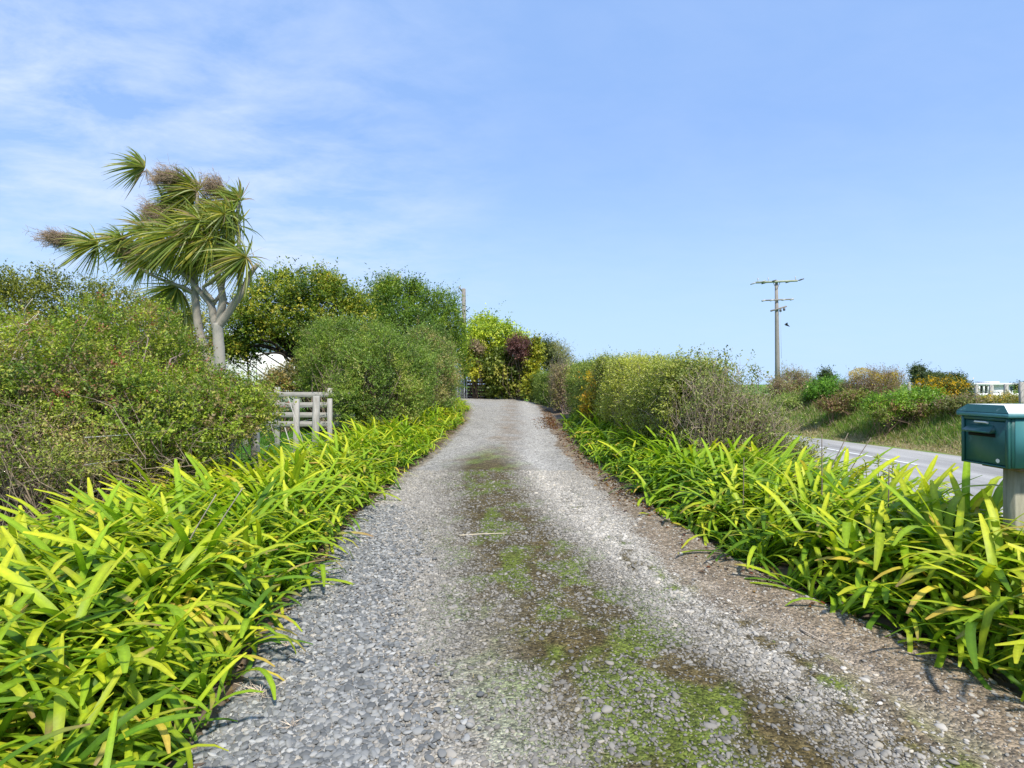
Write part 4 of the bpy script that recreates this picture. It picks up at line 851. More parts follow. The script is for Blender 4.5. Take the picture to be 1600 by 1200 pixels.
# near verge strip and paddock grass
n = 22000; y = 5+30*rng.random(n)**1.4; x = rn(y)-.05-.9*rng.random(n)
blades('verge_grass', x, y, groundz, .05+.10*rng.random(n), .006, np.array([.15, .22, .05])*(.6+.8*rng.random((n, 1))), 'short grass on the near road verge', 'grass', .5)
n = 70000; y = 5.5+16*rng.random(n)**1.3; x = -3.2-7.5*rng.random(n); k = x/y > -.75; x, y = x[k], y[k]; n = len(x)
blades('paddock_grass', x, y, groundz, .05+.12*rng.random(n), .008, np.array([.09, .24, .02])*(.65+.7*rng.random((n, 1))), 'lush green paddock grass behind the left fence', 'grass', .5)

# ---------------------------------------------------------------- cabbage tree
YT = 11.0
ct = empty('cabbage_tree', (X(338, YT), YT, float(groundz(X(338, YT), YT))), 'windswept cabbage tree with many spiky leaf heads and pale forked trunks', 'tree'); org = np.array(ct.location)
tk = MB(); pc = (.30, .27, .225)
L_ = lambda pts, a, b, c=pc: limb(tk, [(p[0], p[1], YT+(p[2] if len(p) > 2 else 0)) for p in pts], a*.70, b*.75, c, sides=10, lump=.12)
L_([(350, 705), (346, 620), (344, 570), (341, 530), (340, 505)], .17, .125, (.33, .31, .27))
L_([(341, 510), (352, 495), (370, 468), (383, 447), (390, 430), (403, 412)], .12, .055)
L_([(341, 512), (345, 490), (348, 465), (343, 440), (337, 420), (332, 395), (327, 385)], .12, .045)
L_([(338, 515), (333, 492), (330, 478), (318, 462), (303, 445), (290, 430), (272, 423)], .115, .04)
L_([(350, 700, .1), (334, 590, .1), (325, 560, .1), (312, 522, .1), (306, 475, .1), (304, 435, .1), (303, 395, .1), (308, 350, .1), (308, 300, .1)], .15, .05)
L_([(305, 462, .1), (290, 450), (258, 439), (228, 425), (213, 412)], .05, .03)
L_([(280, 424), (245, 412), (221, 404), (205, 395), (184, 391), (156, 384)], .05, .03)
L_([(334, 470, -.1), (318, 450, -.1), (332, 440, -.1), (345, 420, -.15), (350, 400, -.1)], .05, .035)
L_([(375, 462), (374, 420, .2), (373, 372, .2), (371, 340, .2), (375, 315, .2)], .06, .04)
L_([(303, 400), (280, 370, .1), (262, 330, .1), (245, 288, .1), (229, 264, .1)], .035, .022)
L_([(306, 420), (285, 400), (240, 375), (232, 362)], .035, .03)
L_([(330, 480), (345, 458), (352, 430), (360, 400), (345, 360)], .05, .03)
tk.V = [v-org for v in tk.V]; tk.build('trunk', BARK, ct, True)
heads = [ # px, py, dy, axis(x,z), spread, length px, n, drooping
 (226, 262, .1, (-.9, .35), .75, 50, 60), (309, 298, .1, (-.75, .45), .95, 62, 85), (374, 314, .2, (-.75, .35), .95, 55, 80), (371, 352, .2, (-.8, .35), 1.05, 58, 90),
 (340, 354, -.2, (-.85, .1), 1.1, 60, 95), (292, 367, -.4, (-.85, -.05), 1.1, 68, 110), (231, 361, 0, (-.8, .35), 1.1, 54, 85), (190, 374, 0, (-.7, .1), 1.35, 46, 75),
 (152, 382, 0, (-.9, -.15), .9, 52, 80), (384, 402, -.2, (-.8, -.25), 1.15, 64, 100), (276, 448, .3, (-.4, -.9), 1.0, 62, 95), (228, 400, .1, (-.5, -.6), 1.1, 48, 75),
 (300, 330, .3, (-.85, .15), 1.1, 58, 80), (330, 330, .3, (-.8, .2), 1.1, 55, 80), (322, 400, .2, (-.6, -.4), 1.2, 52, 80), (262, 392, .2, (-.6, -.3), 1.2, 52, 80), (350, 385, .2, (-.7, -.2), 1.1, 50, 75), (362, 330, .0, (-.8, .2), 1.0, 52, 70), (268, 345, .2, (-.85, .3), 1.0, 52, 70), (290, 490, .4, (-.2, -1), .9, 50, 60),
 (285, 310, .2, (-.8, .3), 1.2, 44, 70), (312, 345, -.5, (-.7, .1), 1.3, 46, 75), (255, 370, -.3, (-.8, 0), 1.2, 46, 70), (350, 335, -.3, (-.6, .3), 1.2, 44, 65), (325, 375, -.4, (-.5, -.2), 1.3, 46, 75), (300, 400, .1, (-.5, -.5), 1.2, 46, 70), (365, 385, .1, (-.5, .1), 1.2, 42, 60), (205, 385, .1, (-.6, -.3), 1.2, 40, 60)]
hp_ = np.array([[.14, .20, .04], [.22, .28, .05], [.30, .35, .07], [.38, .41, .18], [.40, .37, .06]])
for px, py, dy, ax, spd, lp, n in heads:
    mb = MB(); c = P(px, py, YT+dy)-org; A = nrm(np.array([ax[0], -.15, ax[1]]))
    n = int(n*1.7); d = nrm(nrm(rng.normal(size=(n, 3)))*spd*1.05+A*.85); L = lp*.90/F*YT*(.7+.45*rng.random(n)); W = .022+.012*rng.random(n)
    segs = 5; t = np.linspace(0, 1, segs+1); droop = np.array([-.36, 0, -.55])*(.35+.5*rng.random((n, 1)))
    pts = c+d[:, None]*(L[:, None]*t)[..., None]+(droop*L[:, None])[:, None]*(t**2.2)[None, :, None]
    sdv = nrm(np.cross(d, rng.normal(size=(n, 3)))); wp = np.array([.5, .95, 1, .85, .55, .06])
    Vv = np.stack([pts+sdv[:, None]*(W[:, None]*wp/2)[..., None], pts-sdv[:, None]*(W[:, None]*wp/2)[..., None]], 2).reshape(-1, 3)
    bs = (np.arange(n)*(segs+1)*2)[:, None, None]; i = np.arange(segs)[None, :, None]*2
    Qv = (bs+i+np.array([0, 1, 3, 2])).reshape(-1, 4)
    cc = hp_[rng.integers(0, 5, n)]*(.85+.5*rng.random((n, 1))); dead = rng.random(n) < .10; cc[dead] = (.34, .25, .13)
    c3 = cc[:, None, :]*np.linspace(1.15, .95, segs+1)[None, :, None]; c3[:, 0] = c3[:, 0]*.4+np.array([.40, .38, .08])*.6
    mb.add(Vv, Qv, col=np.repeat(c3.reshape(-1, 3), 2, 0)); mb.build('leaf_head', AGA, ct)
for px, py, dy, rx, rz, hx, hy in ((266, 279, 0, 26, 13, 300, 292), (334, 293, .1, 16, 15, 362, 312), (94, 374, 0, 24, 10, 145, 380), (246, 333, .2, 18, 12, 290, 345), (213, 395, .2, 22, 14, 240, 395), (225, 285, .1, 16, 6, 228, 266), (255, 340, .1, 16, 10, 285, 350)):
    mb = MB(); n = 420 if rx > 17 else 260; h0 = P(hx, hy, YT+dy)-org; c = P(px, py, YT+dy)-org; sc_ = np.array([rx/F*YT, .28, rz/F*YT])
    q = c+rng.normal(size=(n, 3))*sc_*.5; mid = h0+(c-h0)*.5; st = mid+(q-mid)*.3
    if rz == 6: n = 14; q = c+rng.normal(size=(n, 3))*sc_*.6; st = np.repeat(h0[None], n, 0)
    add_twigs(mb, st, q, .005, .002, .06, 3, (.28, .21, .15))
    if rz != 6:
        q2 = np.repeat(q, 5, 0); add_twigs(mb, q2, q2+rng.normal(size=q2.shape)*.06+[-.05, 0, 0], .003, .0015, .1, 2, (.32, .235, .165))
    mb.build('flower_panicle', BARK, ct)

# ---------------------------------------------------------------- timber: fences, rails, gate, poles
def woodb(c1, c2, st=(14, 14, 1.6)):
    def f(t, b):
        tcn = N('ShaderNodeTexCoord', t); oi = N('ShaderNodeObjectInfo', t); m = N('ShaderNodeMapping', t); m.inputs['Scale'].default_value = st
        t.links.new(tcn.outputs['Object'], m.inputs[0]); n = N('ShaderNodeTexNoise', t); n.inputs['Scale'].default_value = 3; n.inputs['Detail'].default_value = 7; n.inputs['Roughness'].default_value = .7
        t.links.new(m.outputs[0], n.inputs[0]); r = N('ShaderNodeMapRange', t); r.inputs[1].default_value = .3; r.inputs[2].default_value = .7; t.links.new(n.outputs[0], r.inputs[0])
        x = N('ShaderNodeMix', t, data_type='RGBA'); x.inputs[6].default_value = (*c1, 1); x.inputs[7].default_value = (*c2, 1); t.links.new(r.outputs[0], x.inputs[0])
        t.links.new(x.outputs[2], b.inputs['Base Color']); bp = N('ShaderNodeBump', t); bp.inputs['Strength'].default_value = .5; bp.inputs['Distance'].default_value = .004
        t.links.new(n.outputs[0], bp.inputs['Height']); t.links.new(bp.outputs[0], b.inputs['Normal'])
    return f
WOOD = mat('weathered_wood', rough=.9, spec=.15, build=woodb((.24, .225, .20), (.50, .48, .44)))
WOODX = mat('weathered_rail', rough=.9, spec=.15, build=woodb((.22, .21, .19), (.44, .42, .39), (1.6, 14, 14)))
MPOST = mat('mailbox_post_wood', rough=.85, spec=.2, build=woodb((.20, .19, .14), (.38, .36, .28)))
POLE = mat('pole_wood', rough=.9, spec=.15, build=woodb((.20, .18, .165), (.36, .33, .31)))
WIRE = mat('galvanised_wire', (.45, .46, .47), .4, .5)
def wood_post(name, x, y, h, w, label=None, cat=None, group=None, round_=False, m=None, parent=None, lean=0, z0=None):
    mb = MB(); z = float(groundz(x, y)) if z0 is None else z0
    if round_: c = [(0, 0, -.2), (0, 0, h*.5), (lean, 0, h-.01), (lean, 0, h)]; mb.tube(c, [w/2, w/2, w/2*.96, w/2*.85], 12, lump=.04)
    else: mb.box((-w/2, -w*.4, -.2), (w/2, w*.4, h), bev=.006)
    o = mb.build(name, m or WOOD, parent, smooth=round_, loc=(x, y, z)); 
    if label: tag(o, label, cat, group)
    o.rotation_euler = (rng.normal()*.015, rng.normal()*.02, rng.normal()*.1)
    return o
wf = empty('wire_fence', (-3.5, 9, 0), 'weathered post and wire fence between left border and green paddock', 'fence')
def child(o, par): o.parent = par; o.location = Vector(o.location)-par.location; return o
px_posts = [(305, 6.2, .095, .95), (360, 7.0, .11, 1.0), (400, 7.8, .10, 1.05), (463, 9.2, .085, 1.10), (492, 10.0, .125, 1.13), (516, 11.0, .085, 1.05), (536, 12.1, .11, .9), (556, 13.4, .10, .9)]
pp = []
for px, y, w_, h in px_posts:
    o = wood_post('post', X(px, y), y, h, w_, round_=(px in (360, 492, 536))); child(o, wf); pp.append((X(px, y), y, h))
for k, hz_ in enumerate((.95, .72, .48, .25)):
    mb = MB()
    c = []
    for (x, y, h) in [(-3.55, 4.8, 1)]+pp: c.append((x+3.5-.055, y-9, float(groundz(x, y))+hz_*min(1, h)))
    mb.tube(c, .0028, 5); mb.build('wire', WIRE, wf)
mb = MB()
for a, b in (((412, 630, 8.6), (432, 690, 8.4)), ((450, 620, 8.8), (478, 705, 8.6)), ((445, 668, 8.5), (455, 700, 8.4)), ((375, 690, 7.0), (402, 735, 6.8))):
    mb.tube([P(*a)-[-3.5, 9, 0], P(*b)-[-3.5, 9, 0]], .008, 6)
mb.build('stay', WOOD, wf)
rfn = empty('rail_fence', (X(465, 11.6), 11.6, 0), 'grey timber rail fence with four boards crossing behind the wire fence', 'fence')
for k, py in enumerate((616.5, 632.5, 648, 662)):
    Yk = 11.6; z = Z(py, Yk); mb = MB(); x0, x1 = X(412 if k in (0, 2) else 396, Yk), X(556, Yk)
    mb.box((x0-rfn.location[0], -.02, -.052), (x1-rfn.location[0], .02, .052), bev=.004); o = mb.build('rail', WOODX, rfn, loc=(0, -.075, z)); o.rotation_euler = (0, rng.normal()*.004, 0)
for px in (434, 516, 385):
    o = wood_post('rail_post', X(px, 11.6), 11.6, 1.22 if px > 400 else 1.1, .10, round_=False); child(o, rfn)

# right bank fence
bf = empty('bank_fence', (13, 16, .5), 'line of weathered fence posts and wires along the top of the far bank', 'fence'); q = []
for px, Y, top in ((1700, 11, 596), (1640, 12.2, 597), (1596, 13.5, 597), (1571, 14.8, 600), (1548, 16, 601), (1526, 17, 601), (1506, 18.5, 600), (1436, 21, 598), (1421, 22.5, 597), (1406, 24, 597), (1392, 26, 598)):
    x = X(px, Y); g_ = float(groundz(x, Y)); h = Z(top, Y)-g_; o = wood_post('post', x, Y, h, .085 if px not in (1506,) else .13); child(o, bf); q.append((x-13, Y-16, g_-.5, h))
for f in (.97, .75, .5):
    mb = MB(); mb.tube([(a, b-.06, c+h*f) for a, b, c, h in q], .004, 5); mb.build('wire', WIRE, bf)

# power pole ------------------------------------------------------
YP = 40.0; xp = X(1214.5, YP); pg = float(groundz(xp, YP))
pw = empty('power_pole', (xp, YP, pg), 'tall concrete-grey power pole with stacked crossarms beyond the road', 'power pole'); org = np.array([xp, YP, pg])
mb = MB(); c = np.array([P(1215, 640, YP), P(1214.6, 560, YP), P(1213.8, 500, YP), P(1213, 438, YP)])-org
c[0] = (c[0][0], 0, -.3); mb.tube(c, [.17, .155, .13, .10], 10); mb.build('pole', POLE, pw, True)
GREEN = mat('crossarm_wood', rough=.9, build=noisecol((.30, .33, .26), (.42, .44, .36), 4)); DK = mat('dark_insulator', (.08, .08, .09), .4, .5); LT = mat('pale_insulator', (.42, .42, .42), .5)
def arm(pa, pb, w_, m): 
    a, b = P(pa[0], pa[1], YP-.2)-org, P(pb[0], pb[1], YP-.2)-org; mb = MB(); mb.tube([a, b], w_, 4); o = mb.build('crossarm', m, pw); return a, b
a, b = arm((1181, 441.5), (1246, 438.5), .085, GREEN)
for f, sgn, dk in ((.0, -1, 0), (.10, 1, 0), (.27, -1, 1), (.36, 1, 1), (.85, -1, 1), (1.02, 1, 1)):
    q = a+(b-a)*f; mb = MB(); d = np.array([sgn*.30, -.2*sgn, .10*sgn]); mb.tube([q, q+d*.4, q+d], [.03, .05, .035], 7); mb.build('insulator', DK if dk else LT, pw, True)
for f in (.05, .30, .95):
    q = a+(b-a)*f; mb = MB(); mb.tube([q, q+[0, 0, .14], q+[0, 0, .30]], [.02, .02, .045], 7); mb.build('pin_insulator', LT, pw, True)
a, b = arm((1192, 469.5), (1238, 467.5), .055, POLE)
for f in (.02, .3, .7, .98):
    q = a+(b-a)*f; mb = MB(); mb.tube([q+[-.12, 0, -.04], q+[.12, 0, .02]], .06, 7); mb.build('insulator', LT, pw, True)
a, b = arm((1204, 486), (1229, 478.5), .06, POLE)
for f in (.62, .85):
    q = a+(b-a)*f; mb = MB(); mb.tube([q+[0, 0, -.02], q+[0, 0, -.15], q+[0, 0, -.26]], [.03, .08, .07], 8); mb.build('fuse', DK, pw, True)
mb = MB(); mb.tube([P(1208, 441, YP-.1)-org, P(1213, 452, YP-.1)-org], .02, 5); mb.tube([P(1219, 440.5, YP-.1)-org, P(1214, 452, YP-.1)-org], .02, 5); mb.build('brace', POLE, pw)
mb = MB(); mb.tube([P(1219.5, 488, YP-.2)-org, P(1221, 560, YP-.2)-org], .008, 4); mb.build('down_lead', LT, pw)
# small bird near the pole
bq = P(1229, 508, 38); mb = MB(); mb.tube([(-.14, 0, .05), (-.05, 0, .02), (.05, 0, 0), (.15, 0, -.06), (.22, 0, -.10)], [.01, .05, .06, .03, .005], 8, (.03, .03, .03))
mb.add([(-.02, 0, .02), (.07, 0, .0), (-.02, -.2, .16), (-.10, -.14, .12)], [(0, 1, 2, 3)], col=(.03, .03, .03)); mb.add([(-.02, 0, .02), (.07, 0, .0), (.06, .2, .14), (-.04, .16, .12)], [(0, 1, 2, 3)], col=(.03, .03, .03))
o = mb.build('bird', BARK, loc=tuple(bq)); tag(o, 'small dark bird in flight to the right of the power pole', 'bird')

# bare pole at the end of the drive
YB = 33; xb = X(725, YB); gb_ = float(groundz(xb, YB)); bp_ = empty('wooden_pole', (xb, YB, gb_), 'bare weathered wooden pole without crossarms rising behind the hedge', 'power pole'); org = np.array([xb, YB, gb_])
mb = MB(); tp_ = Z(451, YB)-gb_; mb.tube([(0, 0, -.2), (0, 0, tp_*.5), (-.02, 0, tp_-.03), (-.02, 0, tp_)], [.15, .13, .115, .10], 12, lump=.05); mb.build('pole', POLE, bp_, True)
mb = MB(); mb.tube([(-.08, -.05, tp_-.22), (-.2, -.08, tp_-.05), (-.24, -.08, tp_+.08)], [.03, .035, .02], 7); mb.build('bracket', DK, bp_, True)
mb = MB(); mb.tube([(-.24, -.08, tp_-.02), (-.24, -.08, tp_+.14)], [.06, .04], 8); mb.build('insulator', LT, bp_, True)

# gate and slatted boundary at the end of the drive
YG_ = 29.6; g0 = float(groundz(X(722, YG_), YG_))+.02
gt = empty('wire_gate', (X(722, YG_), YG_, g0), 'narrow galvanised steel gate with mesh at the end of the driveway', 'gate'); STEEL = mat('galvanised_steel', (.50, .53, .55), .45, .5)
w_ = 15/F*YG_; mb = MB()
for x_ in (-w_/2, .12, w_/2): mb.tube([(x_, 0, 0), (x_, 0, 1.08)], .022, 8)
for z_ in (.04, 1.06): mb.tube([(-w_/2, 0, z_), (w_/2, 0, z_)], .02, 8)
mb.build('frame', STEEL, gt)
mb = MB()
for z_ in np.arange(.12, 1.05, .075): mb.tube([(-w_/2, .005, z_), (w_/2, .005, z_)], .004, 4)
for x_ in np.arange(-w_/2, w_/2, .08): mb.tube([(x_, .012, .04), (x_, .012, 1.06)], .004, 4)
mb.build('mesh', WIRE, gt)
sf = empty('slat_fence', (X(742, 30), 30, g0), 'dark stained horizontal slat fence in shade right of the gate', 'fence'); DARKW = mat('dark_stained_wood', rough=.8, build=noisecol((.018, .018, .02), (.04, .038, .038), 8))
for k in range(6):
    mb = MB(); mb.box((-.62, -.015, k*.165+.04), (.75, .015, k*.165+.165), bev=.004); mb.build('slat', DARKW, sf)
for x_ in (-.58, .1, .7):
    mb = MB(); mb.box((x_-.04, .02, -.1), (x_+.04, .09, 1.05)); mb.build('post', DARKW, sf)
sf2 = empty('slat_fence', (X(706, 30.4), 30.4, g0), 'grey weathered paling fence left of the gate', 'fence')
for k in range(9):
    mb = MB(); mb.box((-.60+k*.13, -.01, 0), (-.60+k*.13+.11, .01, .98+.02*rng.normal())); mb.build('paling', WOOD, sf2)

# white house glimpsed under the tree -----------------------------------
WP = mat('white_weatherboard', rough=.6, build=noisecol((.74, .74, .73), (.82, .82, .81), 2)); ROOF = mat('roof_iron', rough=.5, build=noisecol((.55, .57, .58), (.63, .65, .66), 3)); GLASS = mat('window_glass', (.05, .07, .08), .08, .6)
YH = 27; x0, x1 = X(330, YH), X(500, YH); hh = empty('white_house', ((x0+x1)/2, YH, .55), 'white weatherboard house glimpsed under the spreading tree', 'house'); ox = (x0+x1)/2
mb = MB(); mb.box((x0-ox, .03, -.5), (x1-ox, 6, 3.1)); mb.build('wall', WP, hh)
mb = MB(); mb.add([(x0-ox-.4, -.5, 3.05), (x1-ox+.4, -.5, 3.05), (x1-ox+.4, 3, 3.7), (x0-ox-.4, 3, 3.7), (x0-ox-.4, 6.5, 3.05), (x1-ox+.4, 6.5, 3.05)], [(0, 1, 2, 3), (3, 2, 5, 4)], [(0, 3, 4), (1, 5, 2)]); mb.build('roof', ROOF, hh)
wn = MB(); wn.box((X(462, YH)-ox, -.05, .5), (X(490, YH)-ox, -.005, 1.7)); wf_ = wn.build('window', WP, hh); mb = MB(); mb.box((X(464, YH)-ox, -.056, .56), (X(488, YH)-ox, -.052, 1.64)); mb.build('pane', GLASS, wf_)

# far white house on the right ------------------------------------------
YH = 140; org = np.array([X(1548, YH), YH, -1.6]); fh = empty('far_house', tuple(org), 'low white modern house with veranda far off beyond the right bank', 'house')
def bxp(mb, p0, p1, py0, py1, d0, d1): a = P(p0, py1, YH)-org; b = P(p1, py0, YH)-org; mb.box((a[0], d0, a[2]), (b[0], d1, b[2]))
mb = MB(); bxp(mb, 1553, 1583, 602, 622, 0, 6); mb.build('wall', WP, fh)
GW = mat('shaded_grey_wall', rough=.7, build=noisecol((.30, .31, .33), (.38, .39, .40), 1))
mb = MB(); bxp(mb, 1519, 1552.8, 602, 622, 2.2, 6); mb.build('veranda_wall', GW, fh)
mb = MB(); bxp(mb, 1515, 1586, 598.6, 601.8, -.9, 6.5); mb.build('roof', WP, fh)
mb = MB(); bxp(mb, 1553, 1567, 596, 598.4, 1, 5); mb.build('roof_monitor', WP, fh)
mb = MB(); bxp(mb, 1516, 1586, 614.5, 624, -1.0, -.1); mb.build('terrace_wall', WP, fh)
for px in (1517, 1527, 1534, 1541, 1548):
    mb = MB(); bxp(mb, px-.8, px+.8, 601.9, 614.4, -.7, -.4); mb.build('column', WP, fh)
for p0, p1, y0, y1 in ((1529, 1533, 603.5, 613), (1535.5, 1539.5, 603.5, 613), (1543, 1547, 603.5, 613)):
    mb = MB(); bxp(mb, p0, p1, y0, y1, 2.05, 2.18); mb.build('window', GLASS, fh)
for p0, p1, y0, y1 in ((1570.5, 1576, 604, 606.5), (1578.5, 1582, 604, 611)):
    mb = MB(); bxp(mb, p0, p1, y0, y1, -.06, -.02); mb.build('window', GLASS, fh)
# distant trees
DT = [(.03, .05, .022), (.05, .075, .03), (.08, .11, .045)]
FT = dict(clump=.8, shoots=6, per=5, pal=DT, frac=.1, br=.08, leaf=.35, asp=.4)
shrub('distant_tree', 'small dark distant tree between the pink gorse and green bramble', 'tree', [bl(1290, 586, 110, 9, 8, 1.5), bl(1286, 592, 110, 7, 9, 1.2), bl(1297, 594, 110, 6, 7, 1.2)], base=[(X(1290, 110), 110, -1.2)], **FT)
shrub('distant_tree', 'tall open-layered distant conifer left of the dark tree clump', 'tree', [bl(1436, 577, 120, 10, 2.5, 1.5), bl(1432, 584, 120, 8, 2.5, 1.5), bl(1441, 589, 120, 10, 3, 1.5), bl(1434, 596, 120, 8, 3, 1.5)], base=[(X(1436, 120), 120, -1.2)], **FT)
shrub('distant_tree', 'rounded dark distant tree clump behind the yellow gorse', 'tree', [bl(1462, 592, 120, 18, 12, 2.5), bl(1478, 598, 120, 16, 10, 2.5), bl(1450, 600, 120, 12, 9, 2)], base=[(X(1462, 120), 120, -1.2)], **FT)
shrub('distant_tree', 'dark conical distant tree beside the white house', 'tree', [bl(1494, 596, 115, 14, 14, 2.5), bl(1505, 606, 114, 9, 14, 2), bl(1512, 612, 113, 5, 10, 1.5)], base=[(X(1498, 115), 115, -1.2)], **FT)
shrub('distant_tree', 'distant grey-green tree at the far right picture edge', 'tree', [bl(1600, 606, 125, 9, 8, 2)], base=[(X(1600, 125), 125, -1.2)], **FT)

# ---------------------------------------------------------------- mailbox
KM = 1.3; mx0, my0, mz0 = 2.19*KM, 2.50*KM, CAMZ-(CAMZ-1.026)*KM; Wd, Hh, Ln = .262, .222, .42
mbx = empty('mailbox', (mx0, my0, mz0), 'dark green metal mailbox with slot hood on a square wooden post', 'mailbox'); mbx.scale = (KM, KM, KM)
def paint(c1, c2, scr=True):
    def f(t, b):
        noisecol(c1, c2, 9, 6)(t, b)
        if scr:
            src = b.inputs['Base Color'].links[0].from_socket; tcn = N('ShaderNodeTexCoord', t); m = N('ShaderNodeMapping', t); m.inputs['Scale'].default_value = (1, 1, 1); m.inputs['Rotation'].default_value = (.6, .2, .4); t.links.new(tcn.outputs['Object'], m.inputs[0])
            n = N('ShaderNodeTexNoise', t); n.inputs['Scale'].default_value = 14; n.inputs['Detail'].default_value = 10; n.inputs['Roughness'].default_value = .8; t.links.new(m.outputs[0], n.inputs[0])
            r = N('ShaderNodeMapRange', t); r.inputs[1].default_value = .57; r.inputs[2].default_value = .70; r.inputs[4].default_value = .6; t.links.new(n.outputs[0], r.inputs[0])
            x = N('ShaderNodeMix', t, data_type='RGBA'); x.inputs[7].default_value = (.30, .42, .42, 1); t.links.new(r.outputs[0], x.inputs[0]); t.links.new(src, x.inputs[6]); t.links.new(x.outputs[2], b.inputs['Base Color'])
    return f
GRN = mat('green_paint', rough=.38, spec=.5, build=paint((.010, .080, .075), (.016, .105, .098)))
GRF = mat('faded_green_paint', rough=.5, spec=.4, build=paint((.10, .26, .28), (.14, .32, .34), False))
TOP = mat('glare_and_faded_roof_paint', rough=.55, spec=.4, build=noisecol((.62, .70, .70), (.78, .83, .82), 6)); WHT = mat('white_plastic', (.78, .78, .74), .4, .4); BLK = mat('slot_black', (.01, .01, .01), .9)  # roof top: sun glare, with some fading, put into the pale colour
# body: side sheets + chamfered lower front edge
mb = MB(); mb.box((0.004, 0, 0), (Ln, Wd, Hh), bev=.006); mb.build('body', GRN, mbx)
mb = MB(); mb.box((0.02, -.003, .004), (Ln-.004, -.0005, Hh-.004)); mb.build('lit_side_panel', mat('green_paint_lit_side', rough=.45, spec=.5, build=paint((.045, .20, .21), (.06, .24, .25), False)), mbx)  # reflected light on this side is put into a lighter green
# door frame rim & door
for lo, hi in (((-.010, .0, .0), (.003, .016, Hh)), ((-.010, Wd-.016, .0), (.003, Wd, Hh)), ((-.010, .0165, Hh-.014), (.003, Wd-.0165, Hh)), ((-.010, .0165, 0), (.003, Wd-.0165, .008))):
    mb = MB(); mb.box(lo, hi, bev=.002); mb.build('rim', GRN, mbx)
dr_ = MB(); dr_.box((-.004, .020, .011), (.0035, Wd-.020, Hh-.018), bev=.002); dr_ = dr_.build('door', GRN, mbx)
# slot hood (wedge)
mb = MB(); y0_, y1_, zt, zb = .068, Wd-.036, Hh-.036, Hh-.078
Vh = [(-.004, y0_+.012, zt), (-.004, y1_-.012, zt), (-.036, y0_, zb+.014), (-.036, y1_, zb+.014), (-.036, y0_, zb+.006), (-.036, y1_, zb+.006), (-.004, y0_, zb+.006), (-.004, y1_, zb+.006)]
mb.add(Vh, [(0, 2, 3, 1), (2, 4, 5, 3), (4, 6, 7, 5)], [(0, 6, 4), (0, 4, 2), (1, 3, 5), (1, 5, 7)]); mb.build('slot_hood', GRN, dr_)
mb = MB(); mb.box((-.0065, y0_+.004, zb-.012), (-.0045, y1_-.004, zb+.004)); mb.build('slot', BLK, dr_)
mb = MB(); c = curve([(-.006, .108, Hh-.028), (-.014, .118, Hh-.024), (-.014, .17, Hh-.024), (-.006, .182, Hh-.022)], 5); mb.tube(c, .0045, 8); mb.build('handle', WHT, dr_, True)
mb = MB(); th = np.linspace(0, 2*np.pi, 9)[:-1]; yy, zz = .058+.011*np.cos(th)*(1+.15*np.sin(3*th)), .028+.010*np.sin(th)
mb.add(np.vstack([np.stack([np.full(8, -.0062), yy, zz], -1), [(-.0064, .058, .028)]]), [(8, (i+1) % 8, i) for i in range(8)]); mb.build('sticker', WHT, dr_)
# roof: fascia + hipped front + top paled by painted-in sun glare and some fading
ov = .016; z1_ = Hh+.002; a0, a1, b0, b1 = -.022, Ln+.02, -ov, Wd+ov
mb = MB(); mb.box((a0, b0, z1_), (a1, b1, z1_+.020), bev=.003); mb.build('fascia', mat('blue_green_fascia', rough=.45, spec=.5, build=paint((.05, .19, .22), (.08, .25, .28), False)), mbx)
rz_ = z1_+.021; ins = .045; hr_ = .034
Vr = [(a0, b0, rz_), (a0, b1, rz_), (a0+.02, b0+ins, rz_+hr_), (a0+.02, b1-ins, rz_+hr_), (a1, b0, rz_), (a1, b1, rz_), (a1, b0+ins, rz_+hr_), (a1, b1-ins, rz_+hr_)]
mb = MB(); mb.add(Vr, [(0, 2, 3, 1), (4, 5, 7, 6)]); mb.build('roof_front', GRN, mbx)
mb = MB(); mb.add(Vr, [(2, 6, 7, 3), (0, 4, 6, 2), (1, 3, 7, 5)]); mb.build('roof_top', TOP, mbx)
for x_ in (.04, .22):
    mb = MB(); mb.tube([(x_+.09, -.004, Hh*.86), (x_+.09, -.008, Hh*.86)], .006, 8); mb.build('rivet', BLK, mbx)
pb_ = empty('mailbox_post', (mx0+.185, my0+.17, 0), 'square weathered timber post carrying the mailbox', 'post')
mb = MB(); mb.box((-.045, -.045, -.2), (.045, .045, mz0-.022), bev=.004); mb.build('post', MPOST, pb_)
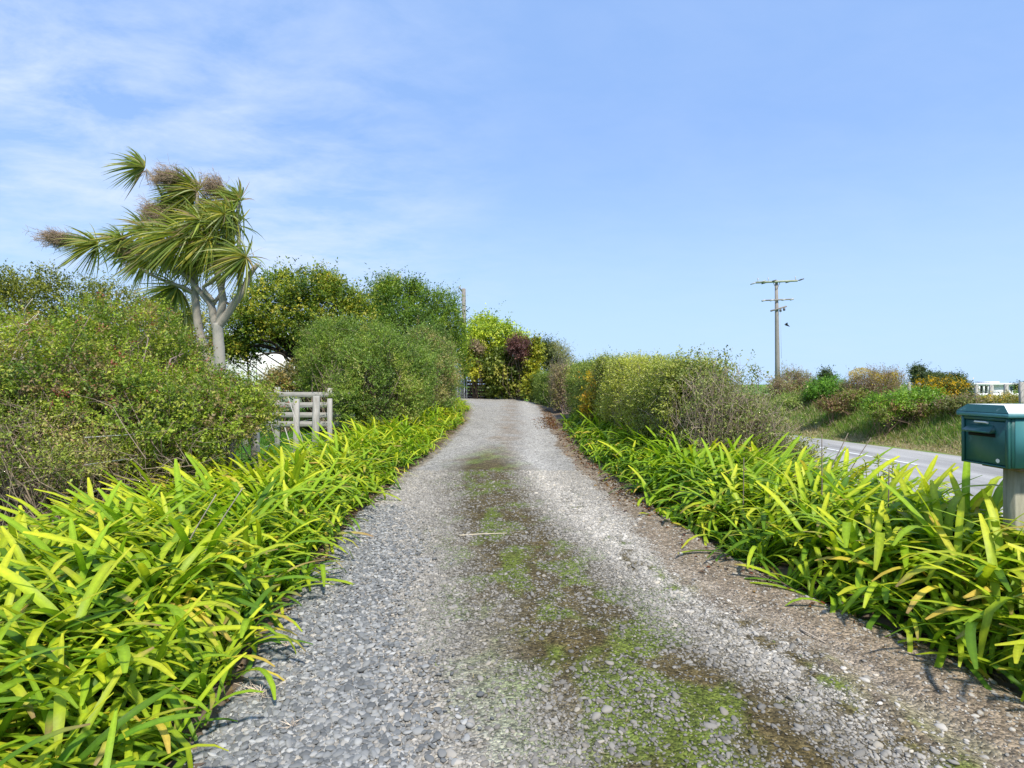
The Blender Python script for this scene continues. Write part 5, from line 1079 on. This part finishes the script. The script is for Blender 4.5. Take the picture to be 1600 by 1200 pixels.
mb = MB(); mb.box((-.10, -.14, -.022), (.30, .13, -.001), bev=.002); mb.build('shelf_board', mat('brown_board', rough=.85, build=noisecol((.13, .09, .06), (.24, .18, .12), 12)), pb_, loc=(0, 0, mz0-.0))
for z_ in (.85, .76, .66):
    mb = MB(); mb.tube([(.012, -.044, z_), (.012, -.048, z_)], .004, 6); mb.build('nail', DK, pb_)
# sticks lying on the drive ---------------------------------------------
for (a, b, r_, col, lb) in (((718, 838), (792, 837), .007, (.55, .48, .36), 'pale straight stick lying across the mossy middle of the driveway'), ((1165, 885), (1220, 888), .012, (.42, .34, .27), 'pale thick stick lying at the foot of the right border'),
        ((1195, 893), (1243, 925), .008, (.16, .11, .08), 'brown twig pointing out of the right border'), ((1250, 980), (1290, 1000), .006, (.45, .38, .30), 'short pale twig on the dirt rut beside the right border'),
        ((958, 802), (978, 806), .006, (.50, .42, .36), 'small whitish twig on the dark mulch edge')):
    def g2(p): Yg_ = CAMZ*F/(p[1]-600); return np.array([(p[0]-800)/F*Yg_, Yg_, float(drz(np.array((p[0]-800)/F*Yg_), np.array(Yg_)))+r_])
    p, q = g2(a), g2(b); c = curve([p, (p+q)/2+rng.normal(size=3)*[.01, .01, .003]+[0, 0, .006], q], 5); mb = MB(); mb.tube(c, np.linspace(r_, r_*.5, len(c)), 6, col); tag(mb.build('stick', BARK), lb, 'stick', 'sticks on the driveway')
# tufts of dead straw on the pebbles
for px, py, lb in ((407, 1088, 'bleached dry grass tuft on the dark pebbles'), (452, 1012, 'small dry weed tuft at the pebble edge nearest the strappy leaves'), (458, 1140, 'tiny pale dry weed on the pebbles near the bottom edge')):
    Yg_ = CAMZ*F/(py-600); x_ = (px-800)/F*Yg_; n = 26 if px == 407 else 14; s_ = .10 if px == 407 else .05; mb = MB(); b0_ = np.zeros((n, 3)); b1_ = rng.normal(size=(n, 3))*[s_*.6, s_*.5, .01]+[0, 0, s_*.45]
    add_twigs(mb, b0_, b1_, .0022, .001, .12, 3, (.58, .48, .38)); o = mb.build('dry_tuft', BARK, loc=(x_, Yg_, float(drz(np.array(x_), np.array(Yg_)))+.01)); tag(o, lb, 'dry grass')
